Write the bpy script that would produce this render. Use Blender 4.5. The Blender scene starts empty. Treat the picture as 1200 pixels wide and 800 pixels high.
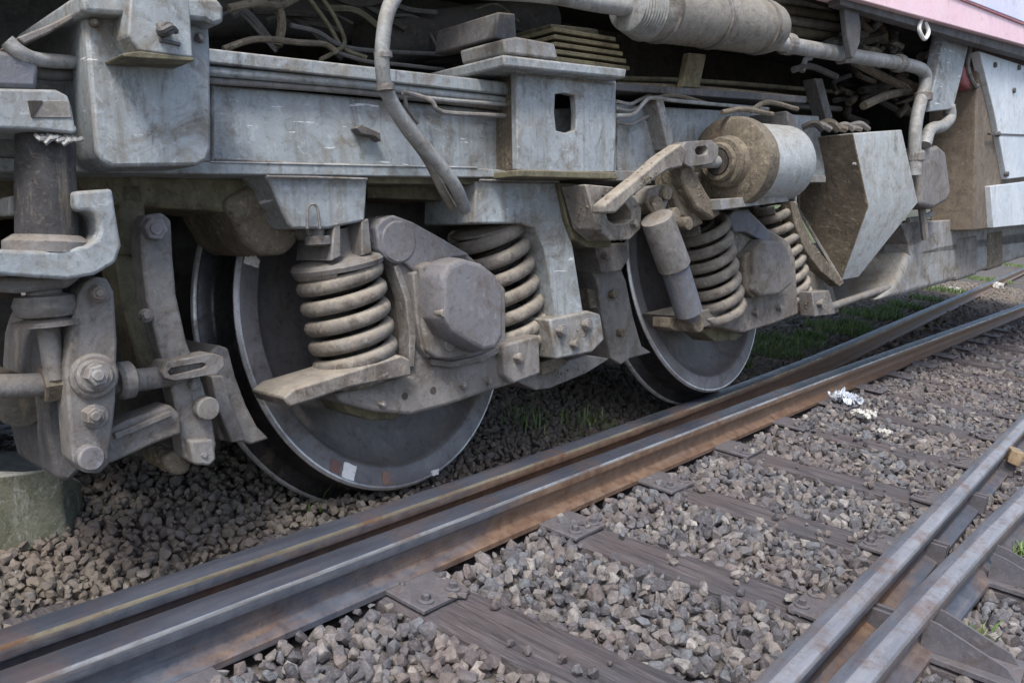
import bpy, bmesh, math, random
import numpy as np
from mathutils import Vector, Matrix, noise as mnoise

random.seed(7)
SC = bpy.context.scene
COL = SC.collection

# ------------------------------------------------------------------ camera
F = 1000.0            # focal length in pixels of a 1200 x 800 picture
H = 0.97              # camera height above the sleeper tops


def unit(v):
    v = np.array(v, float)
    return v / np.linalg.norm(v)


_X = unit([795, -113, 1000.])
_Z = unit(np.cross(_X, [-1100, -300, 1000.]))
if _Z[1] > 0:
    _Z = -_Z
_Y = np.cross(_Z, _X)
W = np.array([_X, _Y, _Z])                     # camera axes (x right, y down, z forward) -> world

cam_d = bpy.data.cameras.new('camera')
cam_d.lens = 30.0
cam_d.sensor_width = 36.0
cam_d.clip_start = 0.05
cam_d.clip_end = 3000
cam = bpy.data.objects.new('camera', cam_d)
COL.objects.link(cam)
m3 = np.array([W @ [1, 0, 0], W @ [0, -1, 0], W @ [0, 0, -1]]).T
cam.matrix_world = Matrix.Translation((0, 0, H)) @ Matrix([list(r) for r in m3]).to_4x4()
SC.camera = cam

# ------------------------------------------------------------------ light
SUN_EL, SUN_AZ = math.radians(56), math.radians(205)   # azimuth: direction the light comes from, from +X anticlockwise
world = bpy.data.worlds.new('World')
SC.world = world
world.use_nodes = True
wn = world.node_tree
sky = wn.nodes.new('ShaderNodeTexSky')
sky.sky_type = 'NISHITA'
sky.sun_disc = False
sky.sun_elevation = SUN_EL
sky.sun_rotation = math.pi / 2 - SUN_AZ
sky.dust_density = 3.0
wn.nodes['Background'].inputs['Strength'].default_value = 0.14
wn.links.new(sky.outputs[0], wn.nodes['Background'].inputs['Color'])
sd = bpy.data.lights.new('sun', 'SUN')
sd.energy = 1.9
sd.angle = math.radians(15)
sd.color = (1.0, 0.98, 0.95)
sun = bpy.data.objects.new('sun', sd)
COL.objects.link(sun)
sun.rotation_euler = Vector((math.cos(SUN_AZ) * math.cos(SUN_EL), math.sin(SUN_AZ) * math.cos(SUN_EL), math.sin(SUN_EL))).to_track_quat('Z', 'Y').to_euler()
SC.view_settings.view_transform = 'Standard'
SC.view_settings.look = 'None'
SC.view_settings.gamma = 1.0
SC.view_settings.exposure = 0.86

# ------------------------------------------------------------------ the two frames of reference
def G(u, v, z=0.0):
    """point of the track at height z seen at photo pixel u, v"""
    d = W @ np.array([(u - 600) / F, (v - 400) / F, 1.])
    t = (z - H) / d[2]
    p = d * t
    return Vector((p[0], p[1], z))


_xt = unit([0.72117259, -0.12884879, 0.68066738])
_zt = np.array([-0.04467283, -0.98915545, -0.13991365])
_zt = unit(_zt - _xt * (_zt @ _xt))
_yt = np.cross(_zt, _xt)
TA = np.array([_xt, _yt, _zt])                 # the derailed train leans: its own axes, in camera axes
TS = 1.06
D0 = 1.972 * TS                                # distance from camera to the plane of the wheel faces
RT = Matrix([list(r) for r in (W @ TA.T)])     # train axes -> world
WX1, WX2, WZ, WR = 1.4386 * TS, 2.993 * TS, -0.232 * TS, 0.5 * TS
WX0 = WX1 - 1.75 * TS


def T(u, v, s=0.0):
    """point in train axes at photo pixel u, v on the plane s metres nearer than the wheel faces"""
    d = TA @ np.array([(u - 600) / F, (v - 400) / F, 1.])
    t = (D0 - s) / d[1]
    return Vector(d * t)


def mpp(u, v, s=0.0):
    d = TA @ np.array([(u - 600) / F, (v - 400) / F, 1.])
    return (D0 - s) / d[1] / F


def train_to_world(p):
    return Vector((0, 0, H)) + RT @ Vector(p)


def Tx(u, v, x):
    """point in train axes at pixel u, v on the cross plane at train x"""
    d = TA @ np.array([(u - 600) / F, (v - 400) / F, 1.])
    return Vector(d * (x / d[0]))


# ------------------------------------------------------------------ materials
def newmat(name):
    m = bpy.data.materials.new(name)
    m.use_nodes = True
    return m, m.node_tree.nodes, m.node_tree.links, m.node_tree.nodes['Principled BSDF']


def ramp(N, L, src, stops):
    r = N.new('ShaderNodeValToRGB')
    el = r.color_ramp.elements
    while len(el) < len(stops):
        el.new(0.5)
    for e, (p, c) in zip(el, stops):
        e.position = p
        e.color = (c, c, c, 1) if isinstance(c, (int, float)) else (*c, 1)
    L.new(src, r.inputs[0])
    return r.outputs[0]


def noise_tex(N, L, vec, scale, detail=6, rough=0.6, stretch=None, dist=0.0):
    n = N.new('ShaderNodeTexNoise')
    n.inputs['Scale'].default_value = scale
    n.inputs['Detail'].default_value = detail
    n.inputs['Roughness'].default_value = rough
    n.inputs['Distortion'].default_value = dist
    if stretch:
        mp = N.new('ShaderNodeMapping')
        mp.inputs['Scale'].default_value = stretch
        L.new(vec, mp.inputs[0])
        vec = mp.outputs[0]
    L.new(vec, n.inputs['Vector'])
    return n.outputs[0]


def mixc(N, L, fac, a, b):
    m = N.new('ShaderNodeMix')
    m.data_type = 'RGBA'
    if isinstance(fac, (int, float)):
        m.inputs[0].default_value = fac
    else:
        L.new(fac, m.inputs[0])
    for i, c in ((6, a), (7, b)):
        if isinstance(c, tuple):
            m.inputs[i].default_value = (*c, 1)
        else:
            L.new(c, m.inputs[i])
    return m.outputs[2]


def mth(N, L, op, a, b):
    m = N.new('ShaderNodeMath')
    m.operation = op
    for i, c in ((0, a), (1, b)):
        if isinstance(c, (int, float)):
            m.inputs[i].default_value = c
        else:
            L.new(c, m.inputs[i])
    return m.outputs[0]


def metal(name, c1, c2, dirt=(0.13, 0.10, 0.065), dirt_amt=0.5, rust=0.1, dust=0.3, dustc=(0.25, 0.215, 0.16), rough=0.6,
          metallic=0.0, bump=0.25, scuff=0.0, grain=1.0, streak=0.35, sc=1.0, edge=0.0, edgec=(0.42, 0.42, 0.42)):
    m, N, L, B = newmat(name)
    tc = N.new('ShaderNodeTexCoord').outputs['Object']
    n1 = noise_tex(N, L, tc, 4.5 * sc, 8, 0.62, dist=0.4)
    col = mixc(N, L, ramp(N, L, n1, [(0.35, 0.0), (0.65, 1.0)]), c1, c2)
    # streaks of run-off
    ns = noise_tex(N, L, tc, 1.0, 6, 0.6, (38 * sc, 38 * sc, 3.5 * sc))
    col = mixc(N, L, mth(N, L, 'MULTIPLY', ramp(N, L, ns, [(0.50, 0.0), (0.72, 1.0)]), streak), col, dirt)
    # grime patches
    n2 = noise_tex(N, L, tc, 9 * sc, 12, 0.72, dist=0.8)
    lo = 0.60 - 0.20 * dirt_amt
    col = mixc(N, L, mth(N, L, 'MULTIPLY', ramp(N, L, n2, [(lo, 0.0), (lo + 0.16, 1.0)]), min(1.0, 0.45 + dirt_amt * .6)), col, dirt)
    # broad uneven soiling
    nb = noise_tex(N, L, tc, 2.3 * sc, 10, 0.7, dist=1.2)
    col = mixc(N, L, mth(N, L, 'MULTIPLY', ramp(N, L, nb, [(0.44, 0.0), (0.66, 1.0)]), min(1.0, 0.25 + 0.6 * dirt_amt)), col, tuple(0.5 * (a_ + b_) for a_, b_ in zip(c1, dirt)))
    # flakes where the dirt has broken away
    nq = noise_tex(N, L, tc, 34 * sc, 8, 0.75, dist=0.6)
    col = mixc(N, L, mth(N, L, 'MULTIPLY', ramp(N, L, nq, [(0.56, 0.0), (0.64, 1.0)]), 0.22 + 0.35 * min(1, grain * .5)), col, tuple(min(0.8, (2.0 if grain > 1.5 else 1.45) * a_) for a_ in c2))
    col = mixc(N, L, mth(N, L, 'MULTIPLY', ramp(N, L, nq, [(0.36, 1.0), (0.44, 0.0)]), 0.30 + 0.2 * dirt_amt), col, tuple(0.45 * a_ for a_ in dirt))
    # black grease blots and tan brake dust drifts
    ng = noise_tex(N, L, tc, 6.5 * sc, 10, 0.78, (1, 1, .45), 2.0)
    col = mixc(N, L, mth(N, L, 'MULTIPLY', ramp(N, L, ng, [(0.57, 0.0), (0.66, 1.0)]), 0.25 + 0.6 * dirt_amt), col, (0.035, 0.031, 0.028))
    col = mixc(N, L, mth(N, L, 'MULTIPLY', ramp(N, L, ng, [(0.34, 1.0), (0.46, 0.0)]), 0.75 * dirt_amt), col, dustc)
    # rust spots
    n3 = noise_tex(N, L, tc, 16 * sc, 10, 0.7)
    col = mixc(N, L, mth(N, L, 'MULTIPLY', ramp(N, L, n3, [(0.60 - 0.12 * rust, 0.0), (0.72 - 0.1 * rust, 1.0)]), 0.85 * min(1, rust * 3)), col, (0.17, 0.07, 0.035))
    # dust lying on upward faces
    geo = N.new('ShaderNodeNewGeometry')
    sep = N.new('ShaderNodeSeparateXYZ')
    L.new(geo.outputs['Normal'], sep.inputs[0])
    up = ramp(N, L, sep.outputs[2], [(0.25, 0.0), (0.85, 1.0)])
    nd = noise_tex(N, L, tc, 22 * sc, 8, 0.65)
    dz = mth(N, L, 'MULTIPLY', up, ramp(N, L, nd, [(0.3, 0.3), (0.65, 1.0)]))
    col = mixc(N, L, mth(N, L, 'MULTIPLY', dz, dust), col, dustc)
    # clinging mud speckle
    nf = noise_tex(N, L, tc, 120 * sc, 4, 0.7)
    col = mixc(N, L, mth(N, L, 'MULTIPLY', ramp(N, L, nf, [(0.55, 0.0), (0.70, 1.0)]), 0.30 * grain), col, dustc)
    nk = noise_tex(N, L, tc, 75 * sc, 4, 0.7)
    col = mixc(N, L, mth(N, L, 'MULTIPLY', ramp(N, L, nk, [(0.56, 0.0), (0.72, 1.0)]), 0.45 * grain), col, (0.035, 0.03, 0.028))
    if scuff:
        nw = noise_tex(N, L, tc, 1.0, 5, 0.65, (7, 7, 55))
        col = mixc(N, L, mth(N, L, 'MULTIPLY', ramp(N, L, nw, [(0.672, 0.0), (0.682, 1.0)]), scuff), col, (0.75, 0.76, 0.78))
    if edge:
        bv = N.new('ShaderNodeBevel')
        bv.samples = 3
        bv.inputs['Radius'].default_value = 0.008
        dp = N.new('ShaderNodeVectorMath')
        dp.operation = 'DOT_PRODUCT'
        L.new(bv.outputs[0], dp.inputs[0])
        L.new(geo.outputs['True Normal'], dp.inputs[1])
        em = mth(N, L, 'MULTIPLY', ramp(N, L, dp.outputs['Value'], [(0.80, 1.0), (0.97, 0.0)]), ramp(N, L, nq, [(0.42, 0.0), (0.56, 1.0)]))
        ec = mixc(N, L, ramp(N, L, n3, [(0.45, 0.0), (0.55, 1.0)]), edgec, (0.15, 0.09, 0.055))
        col = mixc(N, L, mth(N, L, 'MULTIPLY', em, edge), col, ec)
    L.new(col, B.inputs['Base Color'])
    L.new(ramp(N, L, n2, [(0.3, max(0.05, rough - 0.12)), (0.7, min(1, rough + 0.2))]), B.inputs['Roughness'])
    B.inputs['Metallic'].default_value = metallic
    bp = N.new('ShaderNodeBump')
    bp.inputs['Strength'].default_value = bump
    bp.inputs['Distance'].default_value = 0.01
    h = mth(N, L, 'ADD', mth(N, L, 'MULTIPLY', n2, 1.0), mth(N, L, 'ADD', mth(N, L, 'MULTIPLY', nq, 0.5), mth(N, L, 'MULTIPLY', nf, 0.3)))
    L.new(h, bp.inputs['Height'])
    L.new(bp.outputs[0], B.inputs['Normal'])
    return m


M = {}
M['paint'] = metal('grey_blue_paint', (0.245, 0.28, 0.305), (0.345, 0.38, 0.40), dirt=(0.12, 0.10, 0.07), dirt_amt=0.55, rust=0.12, dust=0.45, scuff=0.8, streak=0.6, grain=.9, edge=.8, edgec=(0.5, 0.52, 0.52))
M['paint_d'] = metal('grimy_grey_paint', (0.21, 0.225, 0.235), (0.29, 0.30, 0.305), dirt_amt=0.7, edge=.7, rust=0.15, dust=0.5, streak=0.6)
M['brown'] = metal('mud_coated_metal', (0.115, 0.095, 0.07), (0.20, 0.17, 0.125), dirt=(0.065, 0.052, 0.038), dirt_amt=0.6, rust=0.15, dust=0.6, rough=0.85, bump=0.9, grain=2.0)
M['olive'] = metal('oily_olive_metal', (0.11, 0.10, 0.06), (0.17, 0.16, 0.10), dirt=(0.05, 0.04, 0.025), dirt_amt=0.6, rust=0.1, dust=0.3, rough=0.7, bump=0.4)
M['spring'] = metal('dusty_spring_steel', (0.145, 0.135, 0.125), (0.26, 0.24, 0.21), dirt=(0.065, 0.05, 0.04), dirt_amt=0.65, rust=0.2, edge=.4, dust=0.75, dustc=(0.38, 0.335, 0.265), rough=0.8, bump=0.35)
M['wheel'] = metal('wheel_steel', (0.14, 0.14, 0.152), (0.21, 0.205, 0.21), dirt=(0.085, 0.058, 0.048), dirt_amt=0.45, rust=0.12, dust=0.15, rough=0.5, metallic=0.25, bump=0.10, grain=.5, streak=.25)
M['tread'] = metal('worn_tread_steel', (0.045, 0.045, 0.05), (0.10, 0.10, 0.105), dirt=(0.03, 0.03, 0.03), dirt_amt=0.6, rust=0.05, dust=0.0, rough=0.3, metallic=0.8, bump=0.05, grain=.4)
M['bright'] = metal('rubbed_bright_steel', (0.6, 0.6, 0.62), (0.75, 0.75, 0.75), dirt=(0.2, 0.18, 0.16), dirt_amt=0.5, rust=0.05, dust=0.0, rough=0.35, metallic=0.7, bump=0.05, grain=.5)
M['casting'] = metal('dusty_casting', (0.15, 0.148, 0.150), (0.22, 0.21, 0.20), dirt=(0.085, 0.066, 0.05), dirt_amt=0.6, edge=.7, rust=0.1, dust=0.4, rough=0.75, bump=0.35, streak=.3)
M['cast_purple'] = metal('axle_cap_casting', (0.135, 0.138, 0.16), (0.18, 0.18, 0.20), dirt=(0.10, 0.08, 0.06), dirt_amt=0.5, edge=.7, rust=0.1, dust=0.3, rough=0.8, bump=0.2, streak=.15)
M['dark'] = metal('sooty_metal_and_shade', (0.035, 0.033, 0.03), (0.06, 0.056, 0.05), dirt=(0.02, 0.017, 0.014), dirt_amt=0.6, rust=0.2, dust=0.35, dustc=(0.13, 0.105, 0.075), rough=0.8)  # dark grime; backing slab, bracket hole and arm recess use it as painted shade
M['dkgrey'] = metal('dark_grey_rubber', (0.07, 0.07, 0.075), (0.12, 0.12, 0.125), dirt=(0.05, 0.04, 0.03), dirt_amt=0.5, rust=0.1, dust=0.45, rough=0.7)
M['rubber'] = metal('black_dusty_rubber', (0.03, 0.03, 0.034), (0.055, 0.055, 0.06), dirt=(0.02, 0.018, 0.016), dirt_amt=0.5, rust=0.0, dust=0.3, rough=0.75)
M['damper'] = metal('blue_grey_damper', (0.10, 0.11, 0.14), (0.15, 0.16, 0.19), dirt=(0.11, 0.09, 0.06), dirt_amt=0.4, dust=0.4, rough=0.6)
M['pipe'] = metal('dirty_grey_pipe', (0.24, 0.25, 0.25), (0.36, 0.37, 0.37), dirt=(0.12, 0.105, 0.085), dirt_amt=0.5, dust=0.5, rough=0.55)
M['white'] = metal('pale_grey_painted_sheet', (0.50, 0.56, 0.62), (0.60, 0.64, 0.68), dirt=(0.28, 0.26, 0.22), dirt_amt=0.25, rust=0.05, dust=0.2, rough=0.45, bump=0.1, grain=.4, streak=.2)
M['paint_l'] = metal('pale_worn_paint', (0.36, 0.39, 0.40), (0.46, 0.49, 0.50), dirt=(0.20, 0.175, 0.13), dirt_amt=0.5, rust=0.08, dust=0.3, rough=0.6, bump=0.2, grain=1.0, streak=.4, edge=.7, edgec=(.6, .6, .58))
M['pink'] = metal('pale_pink_body_paint', (0.78, 0.52, 0.57), (0.84, 0.62, 0.66), dirt=(0.6, 0.42, 0.42), dirt_amt=0.1, rust=0.0, dust=0.0, rough=0.35, bump=0.03, grain=.1, streak=.1)
M['bodyblue'] = metal('pale_blue_body_paint', (0.60, 0.63, 0.80), (0.70, 0.70, 0.82), dirt=(0.6, 0.42, 0.42), dirt_amt=0.1, rust=0.0, dust=0.0, rough=0.35, bump=0.03, grain=.1, streak=.1)
M['redline'] = metal('red_brown_stripe', (0.35, 0.10, 0.12), (0.4, 0.14, 0.14), dirt_amt=0.1, rust=0, dust=0, rough=.4, bump=.02, grain=.1)
M['tan'] = metal('mud_brown_tank_end', (0.13, 0.105, 0.08), (0.19, 0.155, 0.12), dirt=(0.075, 0.06, 0.048), dirt_amt=0.5, rust=0.1, dust=0.3, rough=0.85, bump=0.4)
M['lag'] = metal('dusty_lagging', (0.20, 0.19, 0.17), (0.29, 0.275, 0.245), dirt=(0.10, 0.085, 0.065), dirt_amt=0.5, rust=0.0, dust=0.4, rough=0.9, bump=0.5)
M['chalk'] = metal('white_paint_mark', (0.75, 0.76, 0.77), (0.8, 0.8, 0.8), dirt=(0.5, 0.45, 0.42), dirt_amt=0.3, rust=0, dust=0, rough=.8, bump=.05, grain=.4)
M['redmark'] = metal('faded_red_paint_mark', (0.25, 0.09, 0.08), (0.17, 0.09, 0.08), dirt=(0.13, 0.11, 0.11), dirt_amt=0.6, rust=0, dust=0, rough=.8, bump=.05)
M['rustmark'] = metal('rust_paint_mark', (0.34, 0.19, 0.13), (0.2, 0.13, 0.1), dirt=(0.13, 0.11, 0.11), dirt_amt=0.5, rust=0.3, dust=0, rough=.8, bump=.05)
M['plate'] = metal('dark_tie_plate', (0.07, 0.07, 0.085), (0.11, 0.105, 0.12), dirt=(0.06, 0.045, 0.035), dirt_amt=0.5, rust=0.2, dust=0.3, dustc=(0.2, 0.18, 0.17), rough=.65)
M['concrete'] = metal('mossy_concrete', (0.16, 0.16, 0.11), (0.20, 0.20, 0.15), dirt=(0.08, 0.085, 0.045), dirt_amt=0.6, rust=0, dust=0.75, dustc=(0.55, 0.55, 0.53), rough=.95, bump=.5)


def rail_material(name='rail_steel_with_rust', lo=-0.10, hi=0.34):
    m, N, L, B = newmat(name)
    tcn = N.new('ShaderNodeTexCoord')
    tc = tcn.outputs['Object']
    n1 = noise_tex(N, L, tc, 1.0, 8, 0.65, (1.6, 9, 9), 0.5)
    sx = N.new('ShaderNodeSeparateXYZ')
    L.new(tc, sx.inputs[0])
    far = N.new('ShaderNodeMapRange')
    far.inputs[1].default_value = 1.0
    far.inputs[2].default_value = 2.8
    far.inputs[3].default_value = lo
    far.inputs[4].default_value = hi
    L.new(sx.outputs[0], far.inputs[0])
    k = mth(N, L, 'ADD', n1, far.outputs[0])
    rusted = ramp(N, L, k, [(0.46, 0.0), (0.64, 1.0)])
    n2 = noise_tex(N, L, tc, 30, 8, 0.7)
    grey = mixc(N, L, ramp(N, L, n2, [(0.35, 0.0), (0.7, 1.0)]), (0.085, 0.095, 0.12), (0.15, 0.162, 0.19))
    rst = mixc(N, L, ramp(N, L, n2, [(0.35, 0.0), (0.65, 1.0)]), (0.15, 0.078, 0.042), (0.31, 0.195, 0.115))
    col = mixc(N, L, mth(N, L, 'MULTIPLY', rusted, 0.85), grey, rst)
    # a thin rubbed film on the running surface, dust and scale in streaks
    n4 = noise_tex(N, L, tc, 1.0, 8, 0.7, (3, 60, 60))
    col = mixc(N, L, mth(N, L, 'MULTIPLY', ramp(N, L, n4, [(0.52, 0.0), (0.7, 1.0)]), 0.5), col, (0.24, 0.22, 0.20))
    n5 = noise_tex(N, L, tc, 60, 5, 0.7)
    col = mixc(N, L, mth(N, L, 'MULTIPLY', ramp(N, L, n5, [(0.55, 0.0), (0.7, 1.0)]), 0.5), col, (0.03, 0.025, 0.022))
    L.new(col, B.inputs['Base Color'])
    B.inputs['Metallic'].default_value = 0.35
    L.new(ramp(N, L, n2, [(0.3, 0.35), (0.7, 0.65)]), B.inputs['Roughness'])
    bp = N.new('ShaderNodeBump')
    bp.inputs['Strength'].default_value = 0.3
    bp.inputs['Distance'].default_value = 0.006
    L.new(mth(N, L, 'ADD', n2, n4), bp.inputs['Height'])
    L.new(bp.outputs[0], B.inputs['Normal'])
    return m


def rail_top_material(name, a, b, rough, rustamt):
    m, N, L, B = newmat(name)
    tc = N.new('ShaderNodeTexCoord').outputs['Object']
    n1 = noise_tex(N, L, tc, 1.0, 8, 0.65, (2.5, 25, 25), 0.3)
    n2 = noise_tex(N, L, tc, 40, 8, 0.7)
    col = mixc(N, L, ramp(N, L, n1, [(0.35, 0.0), (0.65, 1.0)]), a, b)
    n3 = noise_tex(N, L, tc, 6, 8, 0.7)
    col = mixc(N, L, mth(N, L, 'MULTIPLY', ramp(N, L, n3, [(0.5, 0.0), (0.62, 1.0)]), rustamt), col, (0.22, 0.12, 0.07))
    col = mixc(N, L, mth(N, L, 'MULTIPLY', ramp(N, L, n2, [(0.52, 0.0), (0.7, 1.0)]), 0.4), col, (0.05, 0.045, 0.045))
    L.new(col, B.inputs['Base Color'])
    B.inputs['Metallic'].default_value = 0.55
    L.new(ramp(N, L, n2, [(0.3, rough), (0.7, rough + 0.25)]), B.inputs['Roughness'])
    bp = N.new('ShaderNodeBump')
    bp.inputs['Strength'].default_value = 0.2
    bp.inputs['Distance'].default_value = 0.004
    L.new(mth(N, L, 'ADD', n2, n1), bp.inputs['Height'])
    L.new(bp.outputs[0], B.inputs['Normal'])
    return m


def wood_material():
    m, N, L, B = newmat('weathered_sleeper_wood')
    tc = N.new('ShaderNodeTexCoord').outputs['Object']
    n1 = noise_tex(N, L, tc, 1.0, 10, 0.7, (55, 3.2, 30), 1.2)
    n2 = noise_tex(N, L, tc, 3.0, 6, 0.6)
    oi = N.new('ShaderNodeObjectInfo')
    c = mixc(N, L, ramp(N, L, n1, [(0.30, 0.0), (0.62, 1.0)]), (0.018, 0.017, 0.020), (0.115, 0.108, 0.118))
    c2 = mixc(N, L, ramp(N, L, n1, [(0.30, 0.0), (0.60, 1.0)]), (0.020, 0.017, 0.018), (0.125, 0.102, 0.103))
    c = mixc(N, L, ramp(N, L, n2, [(0.4, 0.0), (0.6, 1.0)]), c, c2)
    nf = noise_tex(N, L, tc, 1.0, 8, 0.75, (160, 9, 90), 0.6)
    c = mixc(N, L, mth(N, L, 'MULTIPLY', ramp(N, L, nf, [(0.52, 0.0), (0.68, 1.0)]), 0.6), c, (0.22, 0.195, 0.19))
    L.new(c, B.inputs['Base Color'])
    B.inputs['Roughness'].default_value = 0.85
    bp = N.new('ShaderNodeBump')
    bp.inputs['Strength'].default_value = 0.8
    bp.inputs['Distance'].default_value = 0.012
    L.new(mth(N, L, 'ADD', n1, mth(N, L, 'MULTIPLY', nf, 0.5)), bp.inputs['Height'])
    L.new(bp.outputs[0], B.inputs['Normal'])
    return m


def stone_material():
    m, N, L, B = newmat('crushed_ballast_stone')
    geo = N.new('ShaderNodeNewGeometry')
    oi = N.new('ShaderNodeObjectInfo')
    at = N.new('ShaderNodeAttribute')
    at.attribute_name = 'tint'
    r = mth(N, L, 'FRACT', mth(N, L, 'ADD', at.outputs['Fac'], mth(N, L, 'MULTIPLY', oi.outputs['Random'], 7.31)), 0)
    c = N.new('ShaderNodeValToRGB')
    c.color_ramp.interpolation = 'CONSTANT'
    stops = [(0.0, (0.065, 0.065, 0.075)), (0.14, (0.125, 0.125, 0.138)), (0.3, (0.175, 0.158, 0.152)), (0.45, (0.145, 0.158, 0.175)),
             (0.58, (0.205, 0.185, 0.17)), (0.70, (0.11, 0.108, 0.118)), (0.80, (0.22, 0.20, 0.185)), (0.88, (0.17, 0.14, 0.13)), (0.92, (0.29, 0.275, 0.26)), (0.985, (0.40, 0.37, 0.34))]
    el = c.color_ramp.elements
    while len(el) < len(stops):
        el.new(0.5)
    for e, (p, cc) in zip(el, stops):
        e.position = p
        e.color = (*cc, 1)
    L.new(r, c.inputs[0])
    pos = geo.outputs['Position']
    n1 = noise_tex(N, L, pos, 60, 8, 0.7)
    col = mixc(N, L, mth(N, L, 'MULTIPLY', ramp(N, L, n1, [(0.38, 0.0), (0.62, 1.0)]), 0.65), c.outputs[0], (0.045, 0.04, 0.042))
    n2 = noise_tex(N, L, pos, 200, 4, 0.7)
    col = mixc(N, L, mth(N, L, 'MULTIPLY', ramp(N, L, n2, [(0.5, 0.0), (0.68, 1.0)]), 0.4), col, (0.27, 0.245, 0.235))
    # brown earth has worked into the bed on the locomotive's side
    sy = N.new('ShaderNodeSeparateXYZ')
    L.new(pos, sy.inputs[0])
    ey = ramp(N, L, mth(N, L, 'MULTIPLY', sy.outputs[1], 0.25), [(0.37, 0.0), (0.43, 1.0)])
    n6 = noise_tex(N, L, pos, 14, 8, 0.7)
    col = mixc(N, L, mth(N, L, 'MULTIPLY', ey, ramp(N, L, n6, [(0.35, 0.35), (0.6, 0.95)])), col, mixc(N, L, n1, (0.10, 0.085, 0.065), (0.21, 0.18, 0.14)))
    # rust and earth tinge in drifts
    n3 = noise_tex(N, L, pos, 1.6, 4, 0.6)
    col = mixc(N, L, mth(N, L, 'MULTIPLY', ramp(N, L, n3, [(0.48, 0.0), (0.66, 1.0)]), 0.35), col, (0.17, 0.12, 0.10))
    L.new(col, B.inputs['Base Color'])
    B.inputs['Roughness'].default_value = 0.85
    bp = N.new('ShaderNodeBump')
    bp.inputs['Strength'].default_value = 0.5
    bp.inputs['Distance'].default_value = 0.004
    L.new(n1, bp.inputs['Height'])
    L.new(bp.outputs[0], B.inputs['Normal'])
    return m


def soil_material():
    m, N, L, B = newmat('gritty_soil')
    tc = N.new('ShaderNodeTexCoord').outputs['Object']
    v = N.new('ShaderNodeTexVoronoi')
    v.inputs['Scale'].default_value = 32
    L.new(tc, v.inputs['Vector'])
    n1 = noise_tex(N, L, tc, 1.2, 8, 0.6)
    col = mixc(N, L, ramp(N, L, n1, [(0.4, 0.0), (0.6, 1.0)]), (0.055, 0.048, 0.042), (0.09, 0.08, 0.07))
    sp = N.new('ShaderNodeSeparateColor')
    L.new(v.outputs['Color'], sp.inputs[0])
    col = mixc(N, L, mth(N, L, 'MULTIPLY', sp.outputs[0], 0.5), col, (0.19, 0.17, 0.16))
    n2 = noise_tex(N, L, tc, 0.35, 6, 0.6)
    gy = N.new('ShaderNodeSeparateXYZ')
    L.new(tc, gy.inputs[0])
    far = ramp(N, L, mth(N, L, 'MULTIPLY', gy.outputs[1], 0.1), [(0.7, 0.0), (1.0, 1.0)])
    col = mixc(N, L, far, col, mixc(N, L, ramp(N, L, n2, [(0.4, 0.0), (0.6, 1.0)]), (0.06, 0.09, 0.03), (0.10, 0.12, 0.05)))
    L.new(col, B.inputs['Base Color'])
    B.inputs['Roughness'].default_value = 0.95
    bp = N.new('ShaderNodeBump')
    bp.inputs['Strength'].default_value = 0.8
    bp.inputs['Distance'].default_value = 0.02
    L.new(v.outputs['Distance'], bp.inputs['Height'])
    L.new(bp.outputs[0], B.inputs['Normal'])
    return m


def grass_material():
    m, N, L, B = newmat('grass_blade_green')
    at = N.new('ShaderNodeAttribute')
    at.attribute_name = 'tint'
    c = ramp(N, L, at.outputs['Fac'], [(0.0, (0.045, 0.09, 0.018)), (0.5, (0.10, 0.18, 0.04)), (0.85, (0.18, 0.24, 0.08)), (1.0, (0.28, 0.24, 0.12))])
    L.new(c, B.inputs['Base Color'])
    B.inputs['Roughness'].default_value = 0.6
    return m


def plastic_material(name, c1, c2):
    m, N, L, B = newmat(name)
    tc = N.new('ShaderNodeTexCoord').outputs['Object']
    n1 = noise_tex(N, L, tc, 30, 5, 0.6)
    L.new(mixc(N, L, ramp(N, L, n1, [(0.4, 0.0), (0.6, 1.0)]), c1, c2), B.inputs['Base Color'])
    B.inputs['Roughness'].default_value = 0.35
    return m


M['rail'] = rail_material()
M['rail_dark'] = rail_material('dark_rail_steel', -0.04, 0.0)
M['rail_rusty'] = rail_material('rusty_rail_steel', -0.03, 0.42)
M['rtop'] = rail_top_material('dark_rubbed_rail_head', (0.07, 0.08, 0.105), (0.13, 0.14, 0.17), 0.35, 0.3)
M['rtop_l'] = rail_top_material('light_rubbed_rail_head', (0.27, 0.275, 0.295), (0.42, 0.42, 0.435), 0.4, 0.55)
M['rtop_m'] = rail_top_material('half_worn_rail_head', (0.13, 0.14, 0.17), (0.25, 0.26, 0.29), 0.4, 0.35)
M['redge'] = rail_top_material('shiny_rail_corner', (0.20, 0.19, 0.18), (0.60, 0.60, 0.60), 0.3, 0.6)
M['redge_y'] = rail_top_material('dusty_rail_corner', (0.16, 0.13, 0.09), (0.38, 0.34, 0.24), 0.6, 0.9)
M['wood'] = wood_material()
M['stone'] = stone_material()
M['soil'] = soil_material()
M['grass'] = grass_material()
M['bag'] = plastic_material('white_blue_plastic', (0.42, 0.48, 0.58), (0.62, 0.65, 0.70))
M['rag'] = plastic_material('white_plastic', (0.60, 0.59, 0.55), (0.46, 0.45, 0.42))
M['redstrap'] = plastic_material('faded_red_plastic', (0.24, 0.11, 0.11), (0.15, 0.09, 0.09))
M['lump'] = metal('tan_stained_block', (0.28, 0.21, 0.13), (0.20, 0.14, 0.08), dirt=(0.16, 0.10, 0.05), dirt_amt=.5, dust=.4, rough=.8)


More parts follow.
